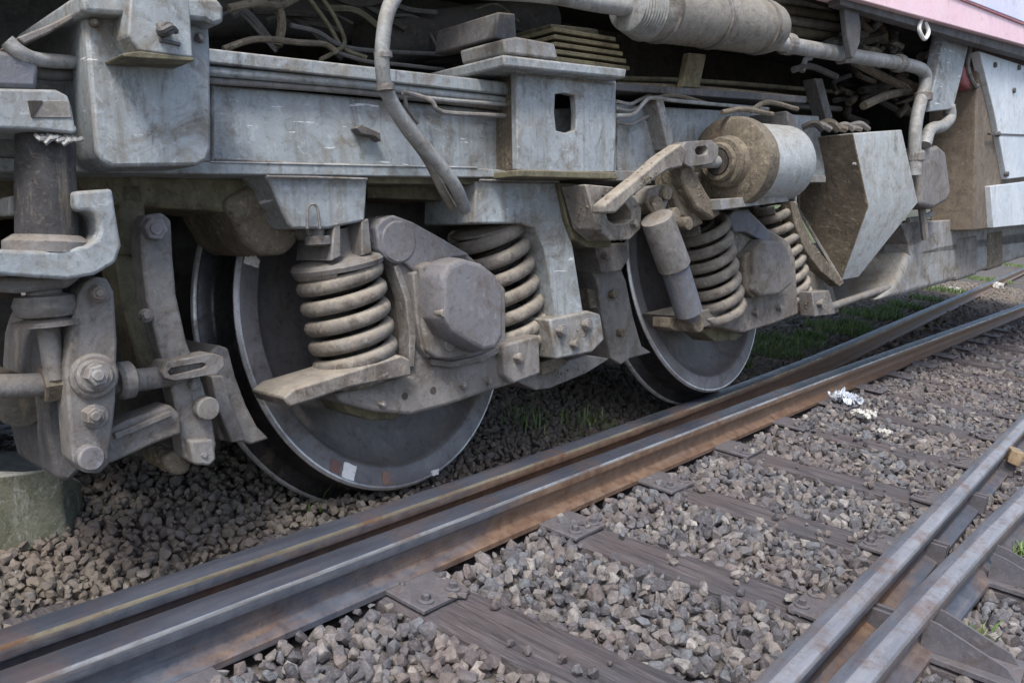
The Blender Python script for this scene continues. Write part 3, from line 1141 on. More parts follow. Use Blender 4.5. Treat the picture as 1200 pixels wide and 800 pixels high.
# axles, motors and the far side of the bogie
for fr in (FR0, FR1, FR2):
    wp('axle', [(0.09, 0.05), (0.09, 1.05)], 'dark', bog, fr, 24, closed=True)
    wp('far_wheel', [(0, 0), (WR + 0.045, 0), (WR + 0.045, 0.02), (WR, 0.04), (WR, 0.14), (0, 0.14)], 'dark', bog, fr, 48, y=0.93, smooth=False)
    bm = bmesh.new()
    lathe((fr.translation.x + 0.55, D0 + 0.22, WZ + 0.06), (0, 1, 0), [(0.30, 0), (0.36, 0.03), (0.36, 0.60), (0.30, 0.63)], 20, bm)
    part('traction_motor', bm, 'dark', bog, smooth=True)
bm = bmesh.new()
x0, x1 = WX0 - 0.9, WX2 + 0.8
loops_to_solid(bm, [Vector((x0, D0 + 1.15, WZ + 0.2)), Vector((x1, D0 + 1.15, WZ + 0.2)), Vector((x1, D0 + 1.15, WZ + 0.75)), Vector((x0, D0 + 1.15, WZ + 0.75))],
               [Vector((x0, D0 + 1.27, WZ + 0.2)), Vector((x1, D0 + 1.27, WZ + 0.2)), Vector((x1, D0 + 1.27, WZ + 0.75)), Vector((x0, D0 + 1.27, WZ + 0.75))])
part('far_side_frame', bm, 'dark', bog)
# transoms between the side frames
for xc in (WX0 + 0.75, WX1 + 0.85, WX2 + 0.55):
    bm = bmesh.new()
    loops_to_solid(bm, [Vector((xc - .12, D0 + 0.0, WZ + 0.30)), Vector((xc + .12, D0 + 0.0, WZ + 0.30)), Vector((xc + .12, D0 + 0.0, WZ + 0.62)), Vector((xc - .12, D0 + 0.0, WZ + 0.62))],
                   [Vector((xc - .12, D0 + 1.14, WZ + 0.30)), Vector((xc + .12, D0 + 1.14, WZ + 0.30)), Vector((xc + .12, D0 + 1.14, WZ + 0.62)), Vector((xc - .12, D0 + 1.14, WZ + 0.62))])
    part('transom', bm, 'olive', bog, 0.01)

# --- main side frame
SF = 0.26
frame = part('side_frame', slab([(-90, 78), (247, 98), (604, 131), (722, 122), (960, 136), (968, 208), (722, 205), (604, 203), (247, 191), (-90, 182)], 0.08, SF), 'paint', bog, 0.006)
frame['label'] = 'blue-grey welded side beam of the bogie'
# lower flange, standing proud with a bright lip
part('lower_flange', slab([(-90, 183), (247, 190), (560, 197), (600, 200), (608, 202), (608, 208), (560, 208), (247, 204), (-90, 199)], 0.0, SF + 0.03), 'paint', bog, 0.003)
part('lower_flange', slab([(722, 200), (968, 206), (968, 214), (722, 212)], 0.0, SF + 0.03), 'paint_d', bog, 0.003)
# top flange and conduits
part('top_flange', slab([(240, 56), (600, 97), (600, 112), (240, 73)], 0.0, SF + 0.05), 'paint', bog, 0.004)
part('conduit', tube([(240, 83, SF + .03), (420, 99, SF + .03), (602, 119, SF + .03)], 0.011), 'paint', bog, smooth=True)
part('conduit', tube([(240, 94, SF + .02), (420, 108, SF + .02), (602, 128, SF + .02)], 0.008), 'casting', bog, smooth=True)
part('top_flange', slab([(722, 97), (945, 113), (945, 121), (722, 106)], 0.0, SF + 0.04), 'dkgrey', bog, 0.003)
part('web_rib', slab([(768, 112), (776, 112), (792, 175), (783, 175)], SF - .02, SF + 0.06), 'paint_d', bog, 0.002)
part('web_rib', slab([(590, 128), (600, 128), (600, 200), (590, 199)], SF - .02, SF + 0.03), 'brown', bog, 0.002)

# pedestal under the beam, left of the first axle box
part('pedestal', slab([(309, 203), (431, 207), (428, 259), (385, 268), (343, 268), (337, 262), (320, 222)], 0.02, SF + 0.012), 'paint', bog, 0.006)
part('pedestal_boss', slab([(300, 214), (322, 216), (340, 262), (352, 270), (350, 285), (335, 299), (306, 300), (287, 284), (270, 252), (262, 236)], -0.10, SF - 0.08), 'brown', bog, 0.02, segs=3)
part('arch_underside', slab([(80, 200), (310, 208), (306, 240), (270, 250), (240, 246), (110, 240)], -0.12, SF - 0.10), 'olive', bog, 0.012)
part('retaining_bolt', cyl_front(371, 268, SF - .1, SF - .02, 13), 'casting', bog, smooth=True)
bm = bmesh.new()
tube([(360, 268, SF + .03), (361, 243, SF + .03), (371, 242, SF + .03), (375, 268, SF + .03)], 0.0035, 6, bm)
part('locking_clip', bm, 'casting', bog, smooth=True)
bm = bmesh.new()
c = T(371, 262, SF - .02)
lathe(c, (0, 0, -1), [(0.016, 0), (0.016, 0.03), (0.032, 0.03), (0.032, 0.05), (0.02, 0.055)], 16, bm)
part('nut', bm, 'casting', bog, smooth=True)

# opening between the pedestals: dark liner high up
part('arch_underside', slab([(431, 208), (556, 212), (556, 236), (431, 232)], -0.10, 0.13), 'olive', bog, 0.004)
part('liner', slab([(431, 206), (562, 209), (562, 216), (431, 215)], 0.10, SF), 'olive', bog, 0.002)

# pedestal right of the first axle box, with its leg and foot
part('pedestal', slab([(558, 212), (655, 214), (662, 250), (672, 290), (684, 366), (652, 372), (646, 330), (638, 290), (627, 268), (612, 262), (556, 262)], 0.04, SF + 0.012), 'paint', bog, 0.006)
part('pedestal_foot', slab([(644, 374), (690, 364), (704, 368), (709, 398), (694, 413), (652, 421)], 0.06, SF + 0.035), 'paint_d', bog, 0.007)
part('wear_liner', slab([(598, 262), (612, 263), (627, 270), (638, 292), (646, 332), (650, 370), (630, 378), (612, 330)], -0.06, SF - 0.13), 'brown', bog, 0.004)
part('tie_bar', slab([(604, 446), (640, 430), (690, 416), (715, 420), (688, 437), (645, 455), (628, 457)], 0.02, 0.16), 'casting', bog, 0.005)
part('pedestal_foot', slab([(632, 425), (655, 418), (668, 424), (650, 436), (636, 440)], 0.0, 0.2), 'brown', bog, 0.005)

# box shaped damper bracket at the left
br = part('damper_bracket', slab([(99, 14), (244, 10), (247, 60), (248, 172), (243, 188), (232, 194), (132, 196), (118, 188), (112, 176)], 0.10, 0.42), 'paint', bog, 0.007, segs=2)
br['label'] = 'big box bracket with scuffed blue-grey paint at upper left'
part('bracket_cap', slab([(96, -12), (255, -2), (263, 8), (263, 26), (250, 30), (240, 24), (99, 14)], 0.05, 0.47), 'paint', br, 0.008)
part('bracket_lug', slab([(153, -8), (222, -4), (227, 68), (163, 60), (150, 40)], 0.40, 0.50), 'paint', br, 0.004)
part('side_gusset', slab([(20, 44), (60, 28), (98, 8), (98, 16), (60, 38), (28, 52)], 0.1, 0.40), 'casting', br, 0.003)
part('plate_lip', slab([(163, 60), (228, 68), (228, 72), (145, 67), (143, 63)], 0.42, 0.51), 'olive', br, 0.002)
bm = bmesh.new()
tube([(186, 30, .51), (190, 36, .53), (200, 32, .53), (206, 37, .51)], 0.006, 6, bm)
cyl_front(198, 33, .49, .53, 8, 12, bm)
part('latch', bm, 'dkgrey', br, smooth=True)
part('latch_slot', slab([(187, 44), (212, 50), (212, 54), (188, 49)], 0.495, 0.506), 'dkgrey', br, 0.001)

# box bracket with a hole, middle
OUT = [(605, 84), (660, 88), (722, 95), (722, 150), (720, 202), (660, 202), (607, 199), (606, 140)]
INN = [(651, 110), (662, 109), (674, 112), (676, 132), (675, 152), (664, 156), (652, 153), (650, 132)]
bb = part('bolster_bracket', ring_slab(OUT, INN, 0.345, 0.37), 'paint', bog, 0.004)
bb['label'] = 'square blue-grey box bracket with a small rectangular hole'
part('bracket_cap', slab([(590, 64), (640, 70), (735, 81), (733, 92), (640, 83), (592, 78)], -0.05, 0.43), 'paint', bb, 0.006)
part('cap_block', slab([(590, 46), (606, 43), (650, 51), (655, 70), (593, 63)], 0.22, 0.40), 'paint_d', bb, 0.006)
part('cap_post', slab([(584, 14), (604, 16), (606, 45), (590, 47), (580, 44)], 0.1, 0.36), 'dkgrey', bb, 0.005)
part('bracket_floor', slab([(606, 199), (722, 202), (724, 210), (606, 207)], -.02, 0.385), 'olive', bb, 0.003)
bm = bmesh.new()
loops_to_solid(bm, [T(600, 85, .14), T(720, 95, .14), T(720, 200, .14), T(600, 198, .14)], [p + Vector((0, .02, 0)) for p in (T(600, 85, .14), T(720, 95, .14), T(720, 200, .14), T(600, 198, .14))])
part('hole_shade_plate', bm, 'dark', bb)  # dark plate added so the inside of the hole reads as shade
part('box_wall', slab([(605, 84), (610, 84), (611, 199), (607, 199)], 0.10, 0.344), 'brown', bb, 0.002)
part('box_wall', slab([(717, 95), (722, 95), (720, 202), (716, 202)], 0.10, 0.344), 'paint', bb, 0.002)
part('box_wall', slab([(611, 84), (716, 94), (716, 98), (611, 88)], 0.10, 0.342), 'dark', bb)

# rubber sandwich mount above the box bracket
mount = part('sandwich_mount', slab([(646, 28), (700, 34), (712, 68), (655, 60)], -0.02, 0.20), 'olive', bog, 0.004)
for k in range(5):
    t = k * 8.5
    part('mount_plate', slab([(650, 32 + t), (738 - (4 - k) * 4, 44 + t), (738 - (4 - k) * 4, 49 + t), (650, 37 + t)], -0.05, 0.24), 'olive', mount, 0.002)

# hoses and thin pipes on the beam
part('hose', tube([(468, -12, .44), (455, 12, .45), (449, 45, .45), (448, 80, .44), (455, 112, .42), (477, 148, .40), (508, 185, .38), (533, 218, .36), (545, 245, .30)], 0.0175, 12), 'pipe', bog, smooth=True)
part('hose', tube([(452, 112, .38), (470, 145, .36), (500, 186, .34), (518, 222, .32), (530, 243, .27)], 0.012, 10), 'lag', bog, smooth=True)
for k, (u, v) in enumerate(((449, 66), (452, 104))):
    c = T(u, v, .445)
    part('hose_clip', lathe(c + Vector((0, 0, 0.01)), (0.05, 0, -1), [(0.021, 0), (0.021, 0.014)], 14), 'casting', bog, smooth=True)
part('brake_pipe', tube([(472, 108, .33), (492, 113, .33), (506, 119, .34), (513, 129, .34), (530, 133, .33), (592, 136, .32)], 0.0065, 8), 'casting', bog, smooth=True)
part('brake_pipe', tube([(476, 112, .31), (520, 117, .31), (594, 123, .31)], 0.0055, 8), 'pipe', bog, smooth=True)
part('brake_pipe', tube([(474, 112, .34), (478, 128, .34), (490, 145, .34)], 0.005, 8), 'dkgrey', bog, smooth=True)
part('brake_pipe', tube([(722, 136, .31), (742, 134, .31), (756, 119, .32), (765, 115, .32), (800, 119, .31), (900, 128, .30)], 0.007, 8), 'pipe', bog, smooth=True)
for v in (122, 130, 146):
    part('brake_pipe', tube([(722, v - 3, .29), (738, v, .29), (748, v - 4, .28), (764, v - 12, .27)], 0.006, 8), 'paint_d', bog, smooth=True)
part('pipe_clip', slab([(418, 150), (424, 146), (446, 156), (447, 166), (440, 160), (424, 157)], SF, SF + .03), 'dkgrey', bog, 0.002)

# ------------------------------------------------------------------ axle box 1
ab = part('axle_box', slab([(437, 270), (442, 258), (455, 253), (487, 262), (522, 282), (552, 300), (594, 338), (594, 398), (632, 392), (634, 438), (602, 450),
                            (573, 459), (527, 475), (482, 487), (440, 483), (400, 472), (393, 462), (440, 450), (482, 440), (480, 395), (474, 345), (463, 315), (446, 298), (437, 285)], 0.02, 0.24), 'casting', bog, 0.012, segs=3)
ab['label'] = 'cast axle box with a big rounded cap, on the near wheel'
cap_f = [(517, 325), (524, 310), (541, 303), (563, 309), (580, 322), (588, 345), (588, 395), (580, 408), (566, 411), (548, 402), (528, 388), (518, 372)]
bm = bmesh.new()
fr = [T(u, v, .36) for u, v in cap_f]
ctr = sum(fr, Vector()) / len(fr)
mid = [ctr + (p - ctr) * 1.05 + Vector((-0.003, 0.045, -0.002)) for p in fr]
bk = [ctr + (p - ctr) * 1.02 + Vector((0.004, 0.14, -0.008)) for p in fr]
fr2 = [ctr + (p - ctr) * 0.93 + Vector((0, -0.008, 0)) for p in fr]
R4 = [[bm.verts.new(p) for p in L_] for L_ in (fr2, fr, mid, bk)]
bm.faces.new(R4[0])
for A, B in zip(R4, R4[1:]):
    for k in range(len(A)):
        j = (k + 1) % len(A)
        bm.faces.new((A[k], B[k], B[j], A[j]))
bm.faces.new(list(reversed(R4[3])))
part('axle_cap', bm, 'cast_purple', ab, 0.006, segs=2)
part('cap_housing', slab([(492, 312), (505, 306), (520, 312), (520, 380), (550, 408), (562, 412), (530, 421), (512, 420), (501, 412), (495, 380), (497, 340)], 0.2, 0.285), 'casting', ab, 0.012, segs=3)
part('pivot_boss', cyl_front(468, 283, 0.2, 0.262, 26), 'cast_purple', ab, smooth=True)
part('arm', slab([(441, 266), (449, 256), (462, 252), (484, 260), (518, 279), (552, 299), (530, 302), (508, 310), (500, 326), (497, 342), (486, 318), (474, 308), (456, 305), (444, 293)], 0.18, 0.258), 'cast_purple', ab, 0.006, segs=3)
part('rib', slab([(484, 320), (492, 316), (500, 340), (502, 385), (512, 414), (503, 420), (494, 408), (488, 370)], 0.2, 0.268), 'casting', ab, 0.005, segs=3)
part('rib', slab([(462, 312), (468, 310), (482, 348), (488, 392), (486, 430), (480, 430), (480, 392), (475, 350)], 0.2, 0.252), 'casting', ab, 0.003)
part('rib', slab([(505, 420), (530, 424), (566, 416), (592, 402), (592, 410), (566, 424), (530, 431), (506, 428)], 0.2, 0.256), 'casting', ab, 0.004)
part('cap_screw', cyl_front(521, 367, 0.3, 0.365, 5, 10), 'spring', ab, smooth=True)
part('cap_screw', cyl_front(528, 404, 0.27, 0.292, 8, 10), 'casting', ab, smooth=True)
for u, v in ((475, 464), (508, 457)):
    part('hole', cyl_front(u, v, 0.2, 0.2425, 4.5, 14), 'dark', ab)
part('rubber_pad', slab([(398, 466), (430, 476), (474, 480), (462, 492), (436, 493), (408, 484)], 0.04, 0.16), 'olive', ab, 0.006)
part('spring_block', slab([(590, 404), (632, 392), (634, 438), (602, 450), (592, 440)], 0.1, 0.275), 'casting', ab, 0.008)
part('spring_seat', slab([(332, 466), (345, 455), (470, 416), (481, 421), (483, 440), (410, 454), (364, 470), (340, 477)], 0.12, 0.285), 'spring', ab, 0.006)

part('worn_lip', slab([(247, 188.6), (400, 192), (560, 195.4), (560, 197.2), (400, 194), (247, 190.6)], SF + .02, SF + .033), 'paint_l', bog, 0.001)

# --- springs of the first axle
def spring(top, bot, sc, Rpx, rpx, turns, ph, label=None):
    tp, bt = T(top[0], top[1], sc), T(bot[0], bot[1], sc)
    m = mpp((top[0] + bot[0]) / 2, (top[1] + bot[1]) / 2, sc)
    o = part('coil_spring', helix(tp, bt, Rpx * m, rpx * m, turns, phase=ph), 'spring', bog, smooth=True)
    if label:
        o['label'] = label
    return o, m, tp, bt


sp, m_, tp, bt = spring((396, 312), (421, 440), .17, 43, 9.2, 6.5, 0.6, 'fat dusty coil spring left of the near axle box')
ax = (tp - bt).normalized()
part('spring_cap', lathe(tp - ax * .004, ax, [(0.118, 0), (0.122, .012), (0.115, .022), (0.10, .026), (0.060, .034), (0.052, .05), (0.048, .10)], 28), 'casting', sp, smooth=True)
part('cap_fin', slab([(392, 262), (399, 262), (400, 300), (388, 306)], 0.1, 0.27), 'casting', sp, 0.003)
part('cap_fin', slab([(424, 258), (432, 256), (436, 296), (424, 300)], 0.1, 0.27), 'casting', sp, 0.003)
part('inner_coil', helix(tp, bt, 0.056, 0.011, 8.0, phase=2.0, n=8), 'dark', sp, smooth=True)
sp, m_, tp, bt = spring((571, 268), (603, 396), .12, 39, 8.2, 6.8, 2.2, 'dusty coil spring right of the near axle box')
part('inner_coil', helix(tp, bt, 0.056, 0.011, 8.0, phase=2.0, n=8), 'dark', sp, smooth=True)
ax = (tp - bt).normalized()
part('spring_cap', lathe(tp - ax * .0, ax, [(0.115, 0), (0.118, .008), (0.10, .016), (0.075, .02)], 28), 'casting', sp, smooth=True)

# ------------------------------------------------------------------ brake gear at the left
bw = part('brake_lever', slab([(100, 332), (112, 324), (126, 326), (134, 342), (138, 400), (136, 470), (128, 545), (117, 555), (98, 554), (85, 540), (80, 480), (77, 430), (86, 370), (93, 345)], 0.33, 0.40), 'casting', bog, 0.006)
bw['label'] = 'upright brake lever plate with four round pins'
bolt(118, 343, .40, 9, bw)
bmx = bmesh.new()
cyl_front(112, 441, .39, .415, 27, 32, bmx)
cyl_front(112, 441, .39, .425, 20, 32, bmx)
part('pin', bmx, 'casting', bw, smooth=True)
bolt(116, 440, .42, 13, bw, proud=.025)
bolt(113, 488, .40, 11, bw, proud=.03)
part('pin', cyl_front(108, 537, .39, .425, 15, 28), 'cast_purple', bw, smooth=True)
part('brake_hanger', slab([(166, 262), (172, 252), (190, 249), (201, 258), (203, 300), (207, 345), (219, 400), (238, 450), (247, 480), (254, 520), (250, 542), (232, 546), (216, 536), (211, 500), (200, 450), (186, 405), (172, 350), (166, 300)], 0.22, 0.28), 'casting', bog, 0.006)
bolt(184, 268, .28, 14, bog, washer=False, mat='cast_purple', name='pin')
part('pin', cyl_front(245, 479, .27, .31, 14, 24), 'casting', bog, smooth=True)
bolt(240, 533, .28, 6, bog, name='bolt')
part('rear_hanger', slab([(132, 290), (162, 288), (176, 350), (196, 420), (192, 452), (170, 460), (160, 420), (142, 350)], 0.04, 0.14), 'olive', bog, 0.006)
part('hanger_block', slab([(140, 215), (168, 215), (172, 262), (170, 300), (142, 298)], 0.0, 0.16), 'olive', bog, 0.006)
part('brake_shoe', slab([(58, 372), (80, 366), (90, 420), (90, 500), (96, 552), (80, 566), (66, 560), (54, 510), (47, 440), (50, 400)], 0.02, 0.30), 'dkgrey', bog, 0.01)['label'] = 'dark curved brake shoe behind the upright lever'
part('brake_rod', tube([(-40, 453, .34), (20, 452, .34), (72, 449, .34)], 0.0225, 16), 'casting', bog, smooth=True)
part('rod_collar', lathe(T(48, 451, .34), (1, 0, 0), [(0.034, 0), (0.036, .004), (0.036, .05), (0.034, .054)], 6), 'brown', bog)
part('brake_rod', tube([(134, 447, .33), (170, 444, .30), (212, 438, .26)], 0.0235, 16), 'casting', bog, smooth=True)
part('rod_collar', lathe(T(136, 447, .33), (1, 0.1, 0.0), [(0.030, 0), (0.038, .008), (0.038, .028), (0.030, .034)], 20), 'casting', bog, smooth=True)
part('slotted_link', ring_slab([(190, 436), (196, 424), (250, 414), (262, 418), (264, 428), (255, 438), (205, 446), (193, 443)],
                               [(197, 436), (201, 431), (236, 425), (241, 426), (242, 428), (238, 431), (207, 439), (200, 440)], 0.26, 0.33), 'casting', bog, 0.003)
part('slotted_link', slab([(197, 437), (201, 431), (238, 425), (241, 429), (207, 439)], 0.26, 0.31), 'casting', bog, 0.001)
part('brake_shoe', slab([(238, 420), (256, 404), (268, 408), (276, 440), (289, 475), (302, 500), (316, 514), (294, 521), (286, 518), (258, 516), (253, 480)], -0.10, 0.16), 'casting', bog, 0.006)
part('shoe_key', slab([(248, 440), (262, 440), (270, 470), (288, 515), (272, 519), (256, 480)], 0.16, 0.20), 'casting', bog, 0.004)
part('dark_backing', slab([(100, 380), (236, 392), (262, 470), (262, 528), (220, 540), (120, 536)], -0.34, -0.22), 'dark', bog, 0.01)  # added dark slab, stands in for the black shade behind the hangers
part('lower_link', slab([(130, 502), (150, 492), (200, 474), (212, 486), (214, 508), (180, 520), (135, 541), (122, 545)], 0.24, 0.31), 'casting', bog, 0.006)
part('link_rib', slab([(135, 508), (200, 481), (203, 487), (136, 515)], 0.31, 0.325), 'casting', bog, 0.002)
bm = slab([(192, 536), (208, 528), (220, 532), (226, 545), (220, 556), (206, 558), (194, 548)], 0.1, 0.24)
part('mud_clump', bm, 'brown', bog, 0.012, segs=3)
part('shoe_foot', slab([(222, 516), (250, 514), (254, 538), (246, 546), (228, 544)], 0.22, 0.31), 'casting', bog, 0.006)

# vertical damper and its yoke
yk = part('damper_yoke', slab([(-60, 288), (20, 293), (62, 294), (100, 288), (114, 280), (117, 270), (112, 252), (104, 247), (92, 248), (88, 240), (88, 224), (132, 221), (138, 260), (143, 288), (136, 308), (112, 322), (80, 328), (20, 324), (-60, 318)], 0.30, 0.47), 'paint', bog, 0.01, segs=3)
part('yoke_back', slab([(10, 230), (60, 226), (92, 223), (92, 247), (60, 250), (10, 253)], 0.26, 0.33), 'paint_d', yk, 0.005)
yk['label'] = 'pale hooked yoke holding the vertical damper, far left'
part('yoke_foot', slab([(-60, 320), (20, 325), (100, 322), (80, 338), (20, 344), (-60, 338)], 0.25, 0.40), 'casting', bog, 0.008)
p_t, p_b = T(52, 150, .40), T(56, 292, .40)
m_ = mpp(55, 220, .40)
dm = part('vertical_damper', sweep([p_t, p_t + (p_b - p_t) * .5, p_b], [30 * m_, 33 * m_, 34 * m_], 28), 'rubber', bog, smooth=True)
dm['label'] = 'dark upright rubber damper at the left edge'
a_ = (p_b - p_t).normalized()
part('damper_base', lathe(p_b - a_ * 0.025, a_, [(36 * m_, 0), (47 * m_, .012), (47 * m_, .03)], 28), 'casting', dm, smooth=True)
bm = bmesh.new()
for k in range(7):
    u = 42 + k * 7
    tube([(u, 158 + random.uniform(-4, 4), .455), (u + 5, 164 + random.uniform(-4, 6), .465), (u + 12, 160 + random.uniform(-2, 6), .46)], 0.0045, 5, bm, 2)
part('frayed_strap', bm, 'pipe', dm, smooth=True)
part('damper_arm', slab([(-60, 102), (20, 104), (66, 105), (80, 112), (84, 124), (88, 146), (92, 152), (88, 157), (40, 152), (-60, 148)], 0.30, 0.47), 'paint', bog, 0.008, segs=3)
part('arm_recess', slab([(33, 118), (81, 118), (84, 138), (37, 138)], 0.42, 0.4725), 'casting', bog, 0.001)
part('arm_shadow_plate', slab([(33, 118), (50, 118), (44, 128), (37, 137)], 0.43, 0.4745), 'dark', bog)  # dark sliver that paints the shadow in the recess
p2 = T(52, 344, .36)
part('damper_nut', lathe(p2, (0, 0, -1), [(.03, -.03), (.03, 0), (0.05, 0.004), (0.056, .02), (0.05, .04), (0.035, .045), (0.06, .05), (0.06, .058), (0.02, .06), (0.018, .16)], 20), 'casting', bog, smooth=True)
part('damper_arm_block', slab([(-60, 50), (20, 62), (46, 76), (44, 104), (-60, 100)], 0.2, 0.40), 'damper', bog, 0.008)
part('side_pipe', tube([(8, 48, .40), (24, 62, .40), (46, 70, .38), (100, 74, .33)], 0.013, 10), 'pipe', bog, smooth=True)
part('side_pipe', tube([(20, 82, .34), (60, 88, .34), (104, 88, .30)], 0.011, 10), 'dkgrey', bog, smooth=True)
part('brake_cross_tube', bar(T(25, 470, .25), T(25, 470, .25) + Vector((0, 1.1, 0)), 0.05, 14), 'dark', bog, smooth=True)

# ------------------------------------------------------------------ brake cylinder and second axle box
cx0 = T(848, 190, .40)
bc = part('brake_cylinder', lathe(cx0 + Vector((0.03, 0, 0)), (1, 0, 0), [(0.10, 0), (0.145, 0.0), (0.150, .01), (0.150, .05), (0.142, .055), (0.142, .37), (0.135, .385), (0.09, .395)], 48), ['paint_l'], bog, smooth=True)
bc['label'] = 'pale grey brake cylinder with a mud-caked end'
part('end_flange', lathe(cx0 + Vector((-0.045, 0, 0)), (1, 0, 0), [(0.045, 0.012), (0.05, 0.0), (0.062, 0), (0.068, .014), (0.066, .02), (0.082, .024), (0.088, .036), (0.084, .046), (0.092, .066), (0.145, .072), (0.158, .080), (0.160, .13), (0.155, .155), (0.145, .16)], 48), 'brown', bc, smooth=True)
part('bore', lathe(cx0 + Vector((-0.05, 0, 0)), (1, 0, 0), [(0.044, 0.006), (0.044, 0.012)], 24), 'dark', bc)
part('push_rod', bar(cx0 + Vector((-0.15, 0, 0)), cx0 + Vector((0.0, 0, 0)), 0.022, 14), 'pipe', bc, smooth=True)
for k in range(4):
    a_ = k * math.pi / 2 + .5
    c_ = cx0 + Vector((0.03, math.cos(a_) * .135, math.sin(a_) * .135))
    part('flange_bolt', lathe(c_, (1, 0, 0), [(0.012, 0), (0.012, .03)], 6), 'brown', bc)
part('cylinder_bracket', slab([(845, 233), (922, 228), (925, 236), (846, 246)], 0.2, 0.46), 'paint_d', bc, 0.003)
part('cylinder_bracket', slab([(922, 130), (932, 136), (938, 200), (932, 236), (926, 232), (930, 190)], 0.25, 0.42), 'dkgrey', bc, 0.003)
clv = part('clevis', ring_slab([(797, 176), (803, 166), (834, 164), (843, 172), (842, 184), (835, 192), (808, 196), (798, 190)], [(815, 176), (818, 172), (826, 171), (829, 174), (829, 178), (827, 181), (819, 182), (816, 180)], 0.40, 0.45), 'casting', bog, 0.005)
part('slack_arm', slab([(798, 168), (806, 176), (800, 196), (782, 200), (765, 212), (742, 230), (722, 250), (708, 250), (708, 240), (730, 222), (755, 202), (775, 184)], 0.42, 0.47), 'spring', bog, 0.007)
part('slack_arm', slab([(800, 190), (812, 196), (830, 228), (846, 250), (836, 258), (816, 244), (800, 215)], 0.33, 0.42), 'brown', bog, 0.01)
part('slack_arm', slab([(790, 198), (802, 206), (812, 236), (826, 262), (812, 268), (796, 250), (788, 222)], 0.3, 0.38), 'brown', bog, 0.01)
for (u, v, r) in ((783, 226, 9), (772, 240, 10), (793, 252, 9), (808, 262, 8)):
    part('pin', cyl_front(u, v, .28, .42, r, 16), 'brown', bog, smooth=True)
part('pipe_union', slab([(762, 222), (779, 216), (784, 236), (778, 250), (766, 250), (758, 238)], 0.28, 0.40), 'casting', bog, 0.006)
for (q0_, q1_, q2_, r_) in (((846, 132, .40), (872, 128, .42), (905, 134, .40), .009), ((880, 130, .38), (900, 120, .38), (934, 128, .36), .010), ((762, 118, .30), (790, 112, .30), (830, 122, .30), .008),
                            ((790, 210, .36), (800, 236, .38), (826, 250, .36), .010), ((756, 236, .40), (768, 250, .41), (790, 246, .40), .008)):
    part('brake_pipe', tube([q0_, q1_, q2_], r_, 8), 'brown', bog, smooth=True)
part('guide_bracket', ring_slab([(686, 216), (718, 219), (744, 232), (752, 244), (751, 268), (738, 281), (716, 282), (700, 268)],
                                [(706, 229), (722, 231), (734, 240), (741, 250), (740, 258), (733, 262), (720, 263), (713, 258)], 0.30, 0.40), 'spring', bog, 0.004)
part('guide_bracket', slab([(655, 214), (690, 216), (701, 268), (718, 284), (716, 290), (690, 290), (672, 280), (664, 258)], 0.14, 0.29), 'olive', bog, 0.006)
# sloping damper
q0, q1 = T(769, 254, .45), T(790, 311, .45)
m_ = mpp(780, 285, .45)
sd_ = part('sloping_damper', lathe(q0, q1 - q0, [(14 * m_, 0), (19 * m_, .004), (20 * m_, (q1 - q0).length)], 24), 'casting', bog, smooth=True)
q2 = T(808, 368, .45)
dd = (q2 - q1)
part('damper_tube', lathe(q1 - dd * .12, dd, [(17 * m_, 0), (17 * m_, dd.length * 1.08), (12 * m_, dd.length * 1.12), (8 * m_, dd.length * 1.25)], 24), 'damper', sd_, smooth=True)
part('damper_eye', cyl_front(820, 379, .38, .47, 11, 20), 'brown', sd_, smooth=True)
part('mounting_block', slab([(784, 372), (800, 372), (808, 384), (792, 388), (784, 384)], 0.33, 0.40), 'brown', sd_, 0.004)

sp, m_, tp, bt = spring((820, 262), (842, 368), .20, 29, 6.2, 7.6, 1.0, 'dusty coil spring left of the farther axle box')
part('inner_coil', helix(tp, bt, 0.045, 0.010, 8.0, phase=2.0, n=8), 'dark', sp, smooth=True)
sp, m_, tp, bt = spring((906, 240), (926, 345), .17, 21, 5.2, 8.0, 1.0, 'dusty coil spring right of the farther axle box')
part('inner_coil', helix(tp, bt, 0.045, 0.010, 8.0, phase=2.0, n=8), 'dark', sp, smooth=True)
ab2 = part('axle_box', slab([(853, 252), (860, 246), (878, 246), (900, 268), (924, 282), (932, 300), (936, 368), (905, 380), (872, 390), (838, 382), (830, 374), (868, 362), (872, 345), (866, 315), (858, 285)], 0.05, 0.25), 'spring', bog, 0.008)
ab2['label'] = 'mud-spattered axle box on the farther wheel'
part('axle_cap', slab([(884, 296), (896, 280), (918, 282), (927, 298), (930, 332), (914, 346), (892, 348), (882, 340), (886, 318)], 0.25, 0.32), 'casting', ab2, 0.015, segs=3)
part('cap_mud', slab([(872, 300), (884, 292), (890, 320), (894, 346), (884, 350), (874, 340)], 0.24, 0.30), 'brown', ab2, 0.01, segs=3)
part('spring_seat', slab([(800, 370), (868, 352), (872, 364), (838, 380), (812, 388)], 0.05, 0.24), 'spring', ab2, 0.005)
part('rubber_pad', slab([(820, 386), (838, 382), (872, 392), (862, 399), (838, 400)], 0.06, 0.17), 'olive', ab2, 0.005)
part('pivot_boss', slab([(855, 252), (862, 246), (878, 248), (900, 270), (905, 284), (893, 282), (874, 272), (860, 272)], 0.24, 0.28), 'damper', ab2, 0.005)
part('pedestal', slab([(938, 285), (956, 298), (971, 318), (978, 343), (984, 366), (962, 369), (949, 366), (943, 330)], -0.04, 0.12), 'spring', bog, 0.006)
part('guard_strap', slab([(926, 234), (934, 238), (942, 262), (955, 288), (978, 316), (990, 331), (984, 336), (962, 318), (944, 294), (931, 262)], 0.22, 0.27), 'brown', bog, 0.004)
part('pedestal_foot', slab([(952, 342), (972, 340), (980, 368), (955, 371)], 0.24, 0.31), 'casting', bog, 0.005)
